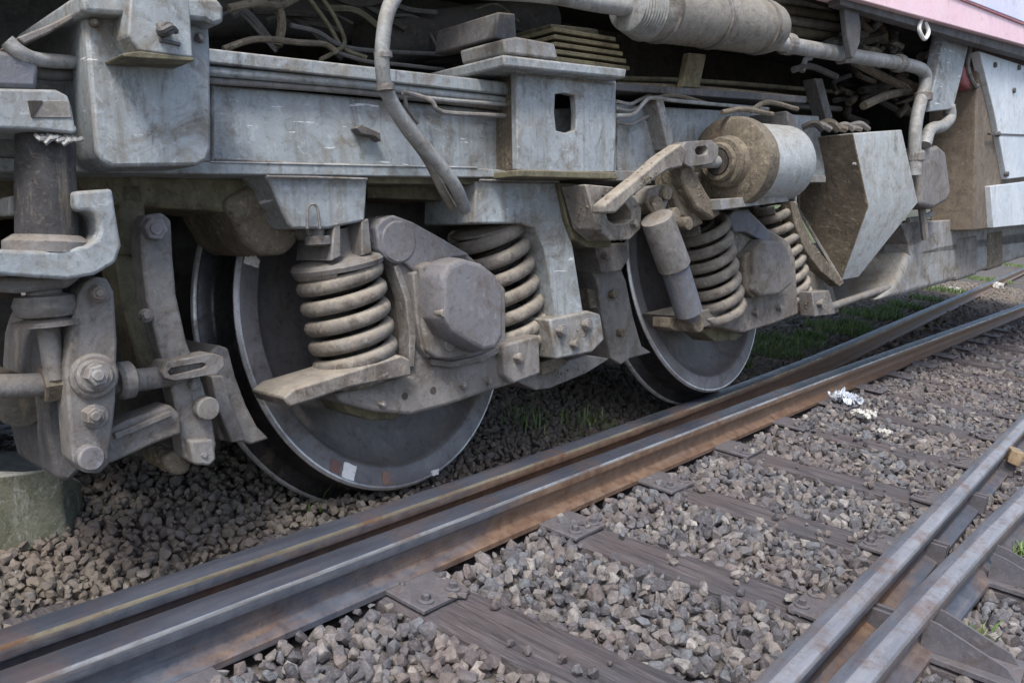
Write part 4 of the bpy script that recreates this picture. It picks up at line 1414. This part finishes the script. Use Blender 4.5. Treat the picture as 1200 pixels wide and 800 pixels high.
# brake block gear left of the farther wheel
part('brake_shoe', slab([(689, 312), (698, 300), (722, 300), (734, 330), (742, 370), (752, 405), (764, 413), (738, 420), (728, 427), (716, 420), (706, 370), (700, 330)], -0.02, 0.14), 'casting', bog, 0.005)
part('brake_hanger', slab([(697, 288), (735, 284), (738, 302), (728, 318), (706, 320)], 0.05, 0.20), 'casting', bog, 0.006)
for (u, v) in ((716, 312), (722, 345), (731, 390)):
    part('pin', cyl_front(u, v, .12, .165, 5, 12), 'brown', bog, smooth=True)
part('rear_hanger', slab([(688, 338), (698, 340), (702, 360), (692, 362)], 0.05, 0.12), 'brown', bog, 0.003)

def crust(name, host, mat, n, seed, rmin=.004, rmax=.011):
    r = random.Random(seed)
    me = host.data
    polys = [p for p in me.polygons if p.area > 2e-5]
    wts = [p.area for p in polys]
    bm = bmesh.new()
    for p in r.choices(polys, wts, k=n):
        vs_ = [me.vertices[i].co for i in p.vertices]
        w_ = [r.random() for _ in vs_]
        c = sum((v * q for v, q in zip(vs_, w_)), Vector()) / sum(w_)
        rad = r.uniform(rmin, rmax)
        nrm = p.normal
        a_, e1, e2 = basis(nrm)
        k = r.randint(5, 7)
        top = bm.verts.new(c + nrm * rad * r.uniform(.25, .6))
        ring = [bm.verts.new(c - nrm * .001 + (e1 * math.cos(6.2832 * j / k) + e2 * math.sin(6.2832 * j / k)) * rad * r.uniform(.5, 1.5)) for j in range(k)]
        for j in range(k):
            bm.faces.new((ring[j], ring[(j + 1) % k], top))
    o = link(name, bm, mat, host)
    tag(o, kind='stuff')
    return o


for o_ in [o for o in bpy.data.objects if o.parent is not None and o.type == 'MESH']:
    base = o_.name.split('.')[0]
    depth = 1 if o_.parent == bog else 2
    if depth == 1 and base in ('spring_seat', 'slack_arm', 'pedestal_boss', 'guide_bracket', 'axle_box', 'pedestal_foot', 'tie_bar', 'mud_clump', 'arch_underside', 'guard_strap'):
        crust('mud_crust', o_, 'brown' if base != 'axle_box' else 'spring', 70 if base != 'axle_box' else 60, len(base) + len(o_.data.vertices), .003, .009)

# weld beads where plates meet
def bead(pix, r=0.0035, parent=None):
    P = smooth_path([T(*p) for p in pix], 10)
    rr = [r * (1 + 0.35 * mnoise.noise(p * 90)) for p in P]
    part('weld_bead', sweep(P, rr, 6), 'casting', parent or bog, smooth=True)


bead([(312, 207, SF + .032), (370, 208, SF + .032), (430, 210, SF + .032)])
bead([(562, 211, SF + .032), (655, 213, SF + .032)])
bead([(249, 100, SF + .004), (249, 140, SF + .004), (249, 188, SF + .004)])
bead([(607, 88, .372), (660, 93, .372), (719, 99, .372)], .003, bb)
bead([(608, 199, .372), (660, 201, .372), (719, 201, .372)], .003, bb)
bead([(252, 187, SF + .003), (350, 191, SF + .003), (450, 194, SF + .003), (596, 200, SF + .003)], .003)
bead([(724, 126, SF + .003), (723, 160, SF + .003), (723, 198, SF + .003)], .003)
for (u, v, s_, r) in ((660, 388, SF + .035, 6), (690, 381, SF + .035, 6), (676, 404, SF + .035, 4.5), (610, 420, .275, 5), (512, 318, .285, 4), (545, 452, .24, 3.5), (575, 446, .24, 3.5), (450, 474, .24, 3.5),
                     (712, 300, .20, 4), (746, 262, .40, 4), (706, 268, .40, 4), (888, 366, .25, 4), (916, 360, .25, 4), (848, 378, .24, 3.5), (964, 356, .31, 4), (172, 520 - 150, .28, 6), (228, 470 - 20, .28, 5)):
    bolt(u, v, s_, r, bog, proud=.012)
for (u, v) in ((112, 22), (236, 40)):
    bolt(u, v + 4, .42, 4.5, br, proud=.012)

# ================================================================== LOCOMOTIVE BODY
bod = train_root('locomotive', (WX2 + 1.5, D0 + 0.5, WZ + 0.9))
tag(bod, 'underside of a leaning locomotive body with pale pink side panel, pipes and tank', 'locomotive')


def cross_box(bm, pts_t, dx):
    """closed outline in train axes, carried dx along the train"""
    loops_to_solid(bm, pts_t, [p + Vector((dx, 0, 0)) for p in pts_t])
    return bm


# pink-white body side with a thin floor edge under it
bs = part('body_side', slab([(985, -6), (1200, 53), (1330, 88), (1330, -60), (985, -200)], 0.45, 0.55), 'pink', bod, 0.004)
part('body_panel', slab([(1118, -6), (1200, 26), (1330, 70), (1330, -60), (1118, -90)], 0.54, 0.562), 'bodyblue', bs, 0.003)
part('red_stripe', slab([(1112, -6), (1200, 29), (1330, 76), (1330, 71), (1200, 25), (1120, -8)], 0.54, 0.559), 'redline', bs)
part('floor_edge', slab([(985, -6), (1200, 55), (1330, 92), (1330, 104), (1200, 67), (985, 6)], 0.47, 0.52), 'dkgrey', bod, 0.003)
# the floor above everything
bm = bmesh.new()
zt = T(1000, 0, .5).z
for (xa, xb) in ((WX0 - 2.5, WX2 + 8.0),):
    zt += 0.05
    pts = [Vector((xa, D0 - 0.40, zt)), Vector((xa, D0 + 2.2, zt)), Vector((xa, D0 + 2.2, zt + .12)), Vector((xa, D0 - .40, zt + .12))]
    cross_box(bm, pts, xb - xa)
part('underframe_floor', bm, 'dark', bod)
# longitudinal sill, deepened to block daylight through the gaps above the bogie
bm = bmesh.new()
z1, z0 = zt, zt - 0.62
cross_box(bm, [Vector((WX0 - 2.5, D0 + 0.55, z0)), Vector((WX0 - 2.5, D0 + .67, z0)), Vector((WX0 - 2.5, D0 + .67, z1)), Vector((WX0 - 2.5, D0 + .55, z1))], WX2 + 8 - WX0 + 2.5)
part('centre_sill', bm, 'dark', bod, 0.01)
part('air_duct', tube([(430, 55, -.15), (500, 42, -.15), (580, 30, -.15), (640, 25, -.15)], 0.075, 18), 'dark', bod, smooth=True)
part('air_duct', tube([(210, 20, -.25), (330, 22, -.25), (470, 35, -.25)], 0.06, 16), 'dark', bod, smooth=True)
part('cable', tube([(372, -10, .0), (392, 20, .0), (404, 50, .02), (390, 62, .05), (376, 70, .08)], 0.006, 7), 'olive', bod, smooth=True)
part('cable', tube([(356, -10, .0), (384, 28, .0), (402, 56, .02), (430, 68, .05)], 0.006, 7), 'olive', bod, smooth=True)
part('cable', tube([(262, 58, .1), (290, 48, .1), (312, 46, .1), (350, 50, .08), (380, 52, .05), (394, 60, .1)], 0.008, 8), 'brown', bod, smooth=True)
part('cable', tube([(268, 10, .1), (300, 4, .1), (330, 6, .05), (360, -10, .0)], 0.010, 8), 'brown', bod, smooth=True)
part('cable', tube([(320, -6, .05), (330, 24, .05), (326, 54, .05)], 0.012, 8), 'brown', bod, smooth=True)
part('cable', tube([(396, 62, .05), (430, 72, .05), (470, 76, .05), (520, 82, .05)], 0.006, 7), 'dkgrey', bod, smooth=True)
part('cable', tube([(340, 30, .02), (372, 38, .02), (400, 54, .02), (440, 60, .0), (520, 64, -.05)], 0.007, 7), 'dkgrey', bod, smooth=True)
for k in range(14):
    u0 = random.uniform(250, 560)
    v0 = random.uniform(-10, 30)
    part('cable', tube([(u0, v0, -.1), (u0 + random.uniform(10, 40), v0 + random.uniform(-10, 25), -.1), (u0 + random.uniform(50, 90), v0 + random.uniform(0, 45), -.05)], random.uniform(.004, .01), 6), random.choice(['dark', 'olive', 'dkgrey']), bod, smooth=True)
part('cross_member', slab([(446, 52), (470, 40), (510, 44), (560, 60), (530, 74), (460, 76)], -.4, -.2), 'dark', bod, 0.01)

# lagged duct at the top with clamp and pipe
p0, p1 = T(738, 8, .42), T(905, 34, .42)
d_ = p1 - p0
Ld = d_.length
prof = []
nr = 40
R_ = 0.095
for i in range(nr + 1):
    q = i / nr
    prof.append((R_ * (0.93 + (0.06 if i % 2 else 0.0)) * (0.80 + 0.2 * min(1, q / .12)) * (0.86 + 0.14 * min(1, (1 - q) / .08)), Ld * q))
part('lagged_duct', lathe(p0, d_, prof, 32), 'lag', bod, smooth=True)['label'] = 'fat dusty wrapped duct across the top'
part('duct_pipe', tube([(560, -14, .42), (640, -8, .42), (700, 3, .42), (745, 10, .42)], 0.028, 16), 'pipe', bod, smooth=True)
bm = bmesh.new()
for k in range(9):
    c_ = p0 + d_ * (-.02 + k * .012)
    lathe(c_, d_, [(0.066 + .003 * k, 0), (0.072 + .003 * k, .004), (0.066 + .003 * k, .009)], 24, bm)
part('bellows', bm, 'pipe', bod, smooth=True)
part('air_pipe', tube([(895, 46, .42), (930, 54, .42), (1000, 66, .42), (1062, 76, .42), (1082, 84, .42), (1084, 100, .42), (1076, 130, .42), (1072, 160, .42), (1072, 205, .42)], 0.030, 14), 'pipe', bod, smooth=True)
for (u, v, w_) in ((918, 51, .05), (985, 64, .035), (1050, 74, .05)):
    a0, a1 = T(u, v, .42), T(u + 8, v + 1.4, .42)
    part('pipe_coupling', lathe(a0, a1 - a0, [(.034, 0), (.040, .006), (.040, w_), (.034, w_ + .006)], 6 if w_ < .04 else 16), 'casting', bod)
for (u, v) in ((1082, 108), (1073, 178)):
    part('pipe_coupling', lathe(T(u, v, .42), (0, 0, -1), [(.034, 0), (.042, .006), (.042, .04), (.034, .046)], 16), 'casting', bod)
for q in (.16, .5, .86):
    part('duct_clamp', lathe(p0 + d_ * q, d_, [(R_ * .99, 0), (R_ * 1.03, .002), (R_ * 1.03, .014), (R_ * .99, .016)], 36), 'casting', bod, smooth=True)
for k, v in enumerate((0, 12, 24, 36)):
    part('side_pipe', tube([(898, v - 3, .25), (950, v + 4, .25), (1010, v + 14, .25)], 0.020, 10), 'olive' if k % 2 else 'lag', bod, smooth=True)
part('hanger_strap', slab([(988, -10), (1003, -10), (1009, 30), (1008, 50), (1001, 68), (998, 68), (993, 40)], 0.475, 0.50), 'dkgrey', bod, 0.004)
part('brace', tube([(1000, 72, .30), (1030, 88, .30), (1062, 104, .30)], 0.020, 8), 'brown', bod, smooth=True)
part('brace', tube([(1012, 124, .30), (1040, 112, .30), (1072, 106, .30)], 0.020, 8), 'brown', bod, smooth=True)
part('brace', slab([(955, 92), (964, 92), (976, 138), (968, 140)], 0.2, 0.26), 'dkgrey', bod, 0.003)
part('brace', slab([(808, 62), (828, 64), (820, 104), (800, 102)], 0.17, 0.2), 'olive', bod, 0.004)
part('side_pipe', tube([(722, 101, .14), (830, 106, .14), (960, 118, .14)], 0.015, 8), 'brown', bod, smooth=True)
part('side_pipe', tube([(722, 112, .10), (830, 117, .10), (985, 128, .10)], 0.013, 8), 'dkgrey', bod, smooth=True)
part('side_pipe', tube([(722, 92, .05), (830, 96, .05), (985, 108, .05)], 0.010, 8), 'olive', bod, smooth=True)
part('cable', tube([(930, 82, .25), (950, 78, .25), (980, 90, .25)], 0.014, 8), 'dkgrey', bod, smooth=True)
part('cable', tube([(940, 84, .25), (944, 70, .25), (950, 68, .25)], 0.012, 8), 'pipe', bod, smooth=True)
# tangle of hoses behind the body side
for k in range(26):
    u0 = random.uniform(1000, 1085)
    v0 = random.uniform(22, 70)
    pts = [(u0, v0, .3)]
    for _ in range(3):
        u0 += random.uniform(-22, 22)
        v0 += random.uniform(-14, 14)
        pts.append((min(u0, 1095), max(18, min(v0, 82)), .3 + random.uniform(-.15, .05)))
    part('cable', tube(pts, random.uniform(.012, .028), 7, None, 4), random.choice(['dark', 'brown', 'dkgrey', 'casting', 'brown']), bod, smooth=True)
for k in range(16):
    u0 = random.uniform(985, 1075)
    v0 = random.uniform(85, 145)
    pts = [(u0, v0, .1)]
    for _ in range(2):
        u0 += random.uniform(-28, 28)
        v0 += random.uniform(-14, 14)
        pts.append((min(u0, 1085), v0, random.uniform(.0, .15)))
    part('cable', tube(pts, random.uniform(.010, .024), 7, None, 4), random.choice(['dark', 'brown', 'dkgrey', 'dark']), bod, smooth=True)
part('lifting_shackle', tube([(1080, 22, .52), (1077, 34, .53), (1083, 46, .53), (1088, 38, .53), (1084, 26, .52)], 0.009, 7), 'chalk', bod, smooth=True)
part('side_post', slab([(1108, 33), (1138, 41), (1128, 85), (1117, 128), (1089, 131), (1098, 85)], 0.38, 0.44), 'paint', bod, 0.005)['label'] = 'slanting pale grey strap post'
part('elbow_pipe', tube([(1112, 124, .42), (1113, 138, .42), (1104, 148, .42), (1090, 152, .42), (1084, 170, .42)], 0.030, 12), 'pipe', bod, smooth=True)
part('hook', tube([(1138, 52, .40), (1134, 78, .42), (1142, 100, .42), (1150, 96, .40)], 0.012, 7), 'casting', bod, smooth=True)
part('red_valve', slab([(1130, 78), (1140, 76), (1145, 98), (1136, 106), (1128, 98)], 0.30, 0.38), 'redline', bod, 0.01)

# hopper shaped sand box
FL_t, FR_t = T(1000, 156, .42), T(1057, 152, .42)
FL_m, FR_m = T(1018, 242, .42), T(1076, 237, .42)
xl, xr = FL_t.x, FR_t.x


def back_to(p, u_t):
    """slide p straight back across the train until it is seen at column u_t"""
    lo, hi = 0.0, 3.0
    for _ in range(40):
        md = (lo + hi) / 2
        q = p + Vector((0, md, 0))
        d = TA.T @ np.array(q)
        if 600 + F * d[0] / d[2] > u_t:
            lo = md
        else:
            hi = md
    return p + Vector((0, lo, 0))


BL_t = back_to(FL_t, 938)
BL_m = back_to(FL_m, 936)
lowL = T(986, 329, .27)
lowR = T(1006, 325, .27)
BR_t = Vector((FR_t.x, BL_t.y, FR_t.z))
BR_m = Vector((FR_m.x, BL_m.y, FR_m.z))
bm = bmesh.new()
V = [bm.verts.new(p) for p in (FL_t, FR_t, FR_m, FL_m, BL_t, BR_t, BR_m, BL_m, lowL, lowR)]
for k_, f in enumerate(((0, 3, 2, 1), (0, 1, 5, 4), (4, 5, 6, 7), (0, 4, 7, 3), (1, 2, 6, 5), (3, 8, 9, 2), (3, 7, 8), (7, 6, 9, 8), (2, 9, 6))):
    fc = bm.faces.new([V[i] for i in f])
    if k_ in (3, 6, 7):
        fc.material_index = 1
sb = part('sand_box', bm, ['paint_l', 'brown'], bod, 0.006)
sb['label'] = 'faceted hopper sand box, brown with mud on its left side'
part('edge_fold', sweep([BL_t + Vector((-.004, 0, 0)), BL_m + Vector((-.004, 0, -.0)), lowL + Vector((-.004, 0, 0))], 0.008, 6), 'casting', sb)
part('rivet', cyl_front(1003, 192, .415, .428, 1.8, 8), 'pipe', sb)
for k in range(7):
    u0 = 940 + k * 9
    part('lid_clamp', tube([(u0, 150 + random.uniform(-5, 3), .3), (u0 + 14, 146 + random.uniform(-4, 8), .34), (u0 + 24, 152, .36)], random.uniform(.008, .02), 6), random.choice(['brown', 'casting', 'dark']), sb, smooth=True)
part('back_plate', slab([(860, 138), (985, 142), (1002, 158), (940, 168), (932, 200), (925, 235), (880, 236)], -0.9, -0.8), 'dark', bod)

part('pipe_box', slab([(1078, 176), (1100, 170), (1109, 178), (1115, 225), (1110, 236), (1094, 245), (1078, 240)], 0.25, 0.42), 'casting', bod, 0.02, segs=3)
part('drain_pipe', tube([(1080, 242, .36), (1082, 262, .36), (1084, 280, .36)], 0.02, 8), 'casting', bod, smooth=True)
part('drain_pipe', tube([(1064, 258, .30), (1078, 256, .32), (1092, 250, .34)], 0.014, 8), 'pipe', bod, smooth=True)

# tank end and cabinets on the right
tf = T(1152, 110, .42)
bm = bmesh.new()
A = T(1147, 60, .42)
Bp = T(1165, 270, .42)
xk = A.x
pA = Tx(1143, 56, xk)
pB = Tx(1162, 270, xk)
pA.y = D0 - .42
pB.y = D0 - .42
bkA = back_to(pA, 1086)
bkB = back_to(pB, 1090)
cross_box(bm, [pA, pB, Vector((pB.x, bkB.y, pB.z)), Vector((pA.x, bkA.y, pA.z))], 3.5)
tk = part('equipment_case', bm, 'tan', bod, 0.01)
tk['label'] = 'mud brown end of the equipment case at the right'
part('case_door', slab([(1148, 60), (1215, 82), (1340, 115), (1340, 230), (1215, 206), (1180, 210), (1165, 130)], 0.40, 0.45), 'white', tk, 0.004)
part('case_door', slab([(1161, 218), (1215, 211), (1340, 200), (1340, 240), (1215, 262), (1164, 267)], 0.40, 0.45), 'white', tk, 0.004)
part('door_seam', slab([(1160, 156), (1215, 158), (1215, 160), (1161, 158)], 0.44, 0.454), 'dkgrey', tk)
for (u, v) in ((1190, 106), (1172, 157), (1182, 204), (1168, 76), (1196, 79)):
    part('door_bolt', cyl_front(u, v, .44, .462, 3.2, 10), 'dkgrey', tk)
bm = bmesh.new()
pl = T(1062, 318, .38)
pr_ = T(1215, 286, .38)
d_ = Vector((1, 0, 0))
rt = 0.17
cT = T(1062, 315, .32)
belly = [(1066, 294), (1100, 284), (1200, 266), (1340, 246), (1340, 268), (1200, 302), (1120, 329), (1060, 346), (1030, 352), (1046, 336), (1058, 318)]
tank = part('fuel_tank', slab(belly, -0.5, 0.30), 'paint_d', bod, 0.035, segs=4)
tank['label'] = 'rounded grey fuel tank low at the right'
for k, (ua, ub) in enumerate(((1122, 1146), (1158, 1176))):
    def top_(u):
        return 284 - (u - 1100) * .18
    def bot_(u):
        return 329 - (u - 1120) * .3375
    part('tank_strap', slab([(ua, top_(ua) - 1), (ub, top_(ub) - 1), (ub, bot_(ub) + 1.5), (ua, bot_(ua) + 1.5)], -0.5, 0.308), ['casting', 'brown'][k], tank, 0.02, segs=3)
part('tank_pipe', tube([(955, 366, .25), (1010, 347, .26), (1065, 330, .28), (1130, 318, .28)], 0.018, 10), 'casting', bod, smooth=True)
part('tank_saddle', slab([(1062, 262), (1200, 250), (1340, 240), (1340, 272), (1200, 285), (1066, 300)], 0.05, 0.30), 'paint_d', bod, 0.006)
part('tank_bracket', slab([(1056, 262), (1076, 258), (1084, 282), (1066, 290)], 0.1, 0.3), 'casting', bod, 0.005)
part('inner_brace', slab([(1015, 330), (1060, 270), (1068, 275), (1060, 320), (1030, 340)], -.2, 0.0), 'brown', bod, 0.01)

# ================================================================== LOOSE THINGS
def crumple(name, u, v, size, mat, label, cat, seed, n=9, squash=.45):
    r = np.random.RandomState(seed)
    c = G(u, v, 0.02)
    bm = bmesh.new()
    g = 26
    vs = [[None] * g for _ in range(g)]
    for i in range(g):
        for j in range(g):
            a_, b_ = (i / (g - 1) - .5), (j / (g - 1) - .5)
            p = Vector((a_ * size * 1.1, b_ * size * 1.1, 0))
            q = Vector((a_ * 5 + seed, b_ * 5, seed))
            nz = (0.5 - abs(mnoise.noise(q * .8)) * 1.6) * size * squash * .7 + (0.5 - abs(mnoise.noise(q * 2.1))) * size * .22
            edge = 1 - 0.35 * (abs(mnoise.noise(q * 1.9)))
            vs[i][j] = bm.verts.new((p.x * edge + mnoise.noise(q + Vector((9, 0, 0))) * size * .35, p.y * edge + mnoise.noise(q + Vector((0, 9, 0))) * size * .35, abs(nz) * 1.3 + .004))
    for i in range(g - 1):
        for j in range(g - 1):
            if r.rand() < .01 or mnoise.noise(Vector((i * .35, j * .35, seed))) > .30:
                continue
            bm.faces.new((vs[i][j], vs[i + 1][j], vs[i + 1][j + 1], vs[i][j + 1]))
    o = link(name, bm, mat, smooth=True)
    so = o.modifiers.new('thick', 'SOLIDIFY')
    so.thickness = 0.0015
    o.location = c
    tag(o, label, cat)
    return o


crumple('plastic_bag', 988, 472, 0.115, 'bag', 'crumpled bluish white plastic bag lying on the ballast beside the rusty rail', 'plastic bag', 3, squash=.8)
crumple('plastic_scrap', 1013, 488, 0.085, 'rag', 'white plastic scrap just right of the crumpled bag', 'litter', 5)
crumple('plastic_scrap', 1036, 508, 0.05, 'rag', 'small white plastic scrap farthest from the crumpled bag', 'litter', 8)
crumple('plastic_scrap', 1118, 340, 0.13, 'rag', 'torn white plastic below the grey tank, left piece', 'litter', 11)
crumple('plastic_scrap', 1168, 338, 0.18, 'rag', 'torn white plastic sheet below the grey tank, right piece', 'litter', 14, squash=.9)

# mossy concrete block at the lower left
bm = bmesh.new()
c = T(10, 620, -.12)
cw = train_to_world(c)
gb = G(20, 640, 0)
bx, by = -0.13, 1.74
cpts = [(-0.42, -0.10), (0.10, -0.10), (0.20, 0.02), (0.16, 0.3), (-0.42, 0.32)]
A_ = [bm.verts.new((x, y, -0.02)) for x, y in cpts]
zt_ = [0.20, 0.165, 0.07, 0.10, 0.20]
B_ = [bm.verts.new((x * .95, y * .9 + .02, z)) for (x, y), z in zip(cpts, zt_)]
bm.faces.new(list(reversed(A_)))
bm.faces.new(B_)
for i in range(5):
    j = (i + 1) % 5
    bm.faces.new((A_[i], A_[j], B_[j], B_[i]))
bmesh.ops.subdivide_edges(bm, edges=bm.edges, cuts=5, use_grid_fill=True)
for v in bm.verts:
    v.co += Vector((mnoise.noise(v.co * 9), mnoise.noise(v.co * 9 + Vector((5, 0, 0))), mnoise.noise(v.co * 9 + Vector((0, 5, 0))))) * .012
blk = link('concrete_block', bm, 'concrete', bevel=0.006)
blk.location = (gb.x + .02, gb.y + .10, 0.0)
tag(blk, 'mossy concrete block with a pale top edge at the lower left corner', 'concrete block')

# stained block between the pair of rails at the right edge
bm = bmesh.new()
box(bm, -.055, .055, -.026, .026, -.03, .028)
bmesh.ops.subdivide_edges(bm, edges=bm.edges, cuts=3, use_grid_fill=True)
for v in bm.verts:
    v.co += Vector((mnoise.noise(v.co * 25), mnoise.noise(v.co * 25 + Vector((4, 0, 0))), mnoise.noise(v.co * 25 + Vector((0, 4, 0))))) * .010
lb = link('wedge_block', bm, 'lump', bevel=.004)
lb.rotation_euler = (0.2, 0.1, 0.3)
q = G(1188, 534, 0.085)
lb.location = q
tag(lb, 'tan stained block wedged between the two close rails at the right edge', 'block')


# ------------------------------------------------------------------ grass
def grass(name, spots, label, hmin, hmax, seed):
    r = np.random.RandomState(seed)
    V_, F_, Tn = [], [], []
    off = 0
    for (x, y, rad, n) in spots:
        for _ in range(n):
            a_ = r.rand() * 6.28
            d_ = rad * math.sqrt(r.rand())
            px, py = x + math.cos(a_) * d_, y + math.sin(a_) * d_
            if not rail_clear(px, py):
                continue
            h_ = r.uniform(hmin, hmax)
            b_ = r.rand() * 6.28
            lean = r.uniform(.1, .9) * h_
            w_ = r.uniform(.0015, .004)
            wx, wy = -math.sin(b_) * w_, math.cos(b_) * w_
            lx, ly = math.cos(b_) * lean, math.sin(b_) * lean
            z = gz(px, py) - .005
            pts = [(px - wx, py - wy, z), (px + wx, py + wy, z), (px + lx * .4 + wx * .9, py + ly * .4 + wy * .9, z + h_ * .6), (px + lx * .4 - wx * .9, py + ly * .4 - wy * .9, z + h_ * .6), (px + lx, py + ly, z + h_ * .95)]
            V_ += pts
            F_ += [(off, off + 1, off + 2, off + 3), (off + 3, off + 2, off + 4)]
            Tn += [r.rand()] * 5
            off += 5
    me = bpy.data.meshes.new(name)
    me.from_pydata(V_, [], F_)
    at_ = me.attributes.new('tint', 'FLOAT', 'POINT')
    at_.data.foreach_set('value', np.array(Tn, dtype=np.float32))
    me.materials.append(M['grass'])
    o = bpy.data.objects.new(name, me)
    COL.objects.link(o)
    tag(o, label, 'grass', kind='stuff')


sp_ = []
for (u, v, rad, n) in ((1192, 625, .05, 160), (1190, 650, .06, 220), (1200, 690, .06, 200), (1182, 668, .04, 90), (1198, 600, .05, 120), (1150, 745, .03, 30)):
    p = G(u, v)
    sp_.append((p.x, p.y, rad, n))
grass('grass_tuft', sp_, 'low green grass right of the outermost rail', .02, .06, 5)
sp_ = []
for (u, v, rad, n) in ((900, 415, .22, 700), (925, 404, .25, 700), (950, 398, .12, 700), (985, 388, .3, 1000), (1000, 384, .12, 800), (1025, 372, .35, 1300), (1040, 366, .12, 500), (1060, 360, .2, 700), (1110, 342, .4, 900), (1150, 328, .5, 900), (1190, 312, .6, 1200), (1200, 300, .8, 1200), (1085, 352, .2, 500), (860, 430, .1, 350), (700, 500, .08, 60), (366, 600, .03, 5), (640, 500, .2, 90)):
    p = G(u, v)
    sp_.append((p.x, p.y, rad, n))
grass('weeds', sp_, 'dark green weeds on the ballast behind the inner rail', .02, .085, 6)
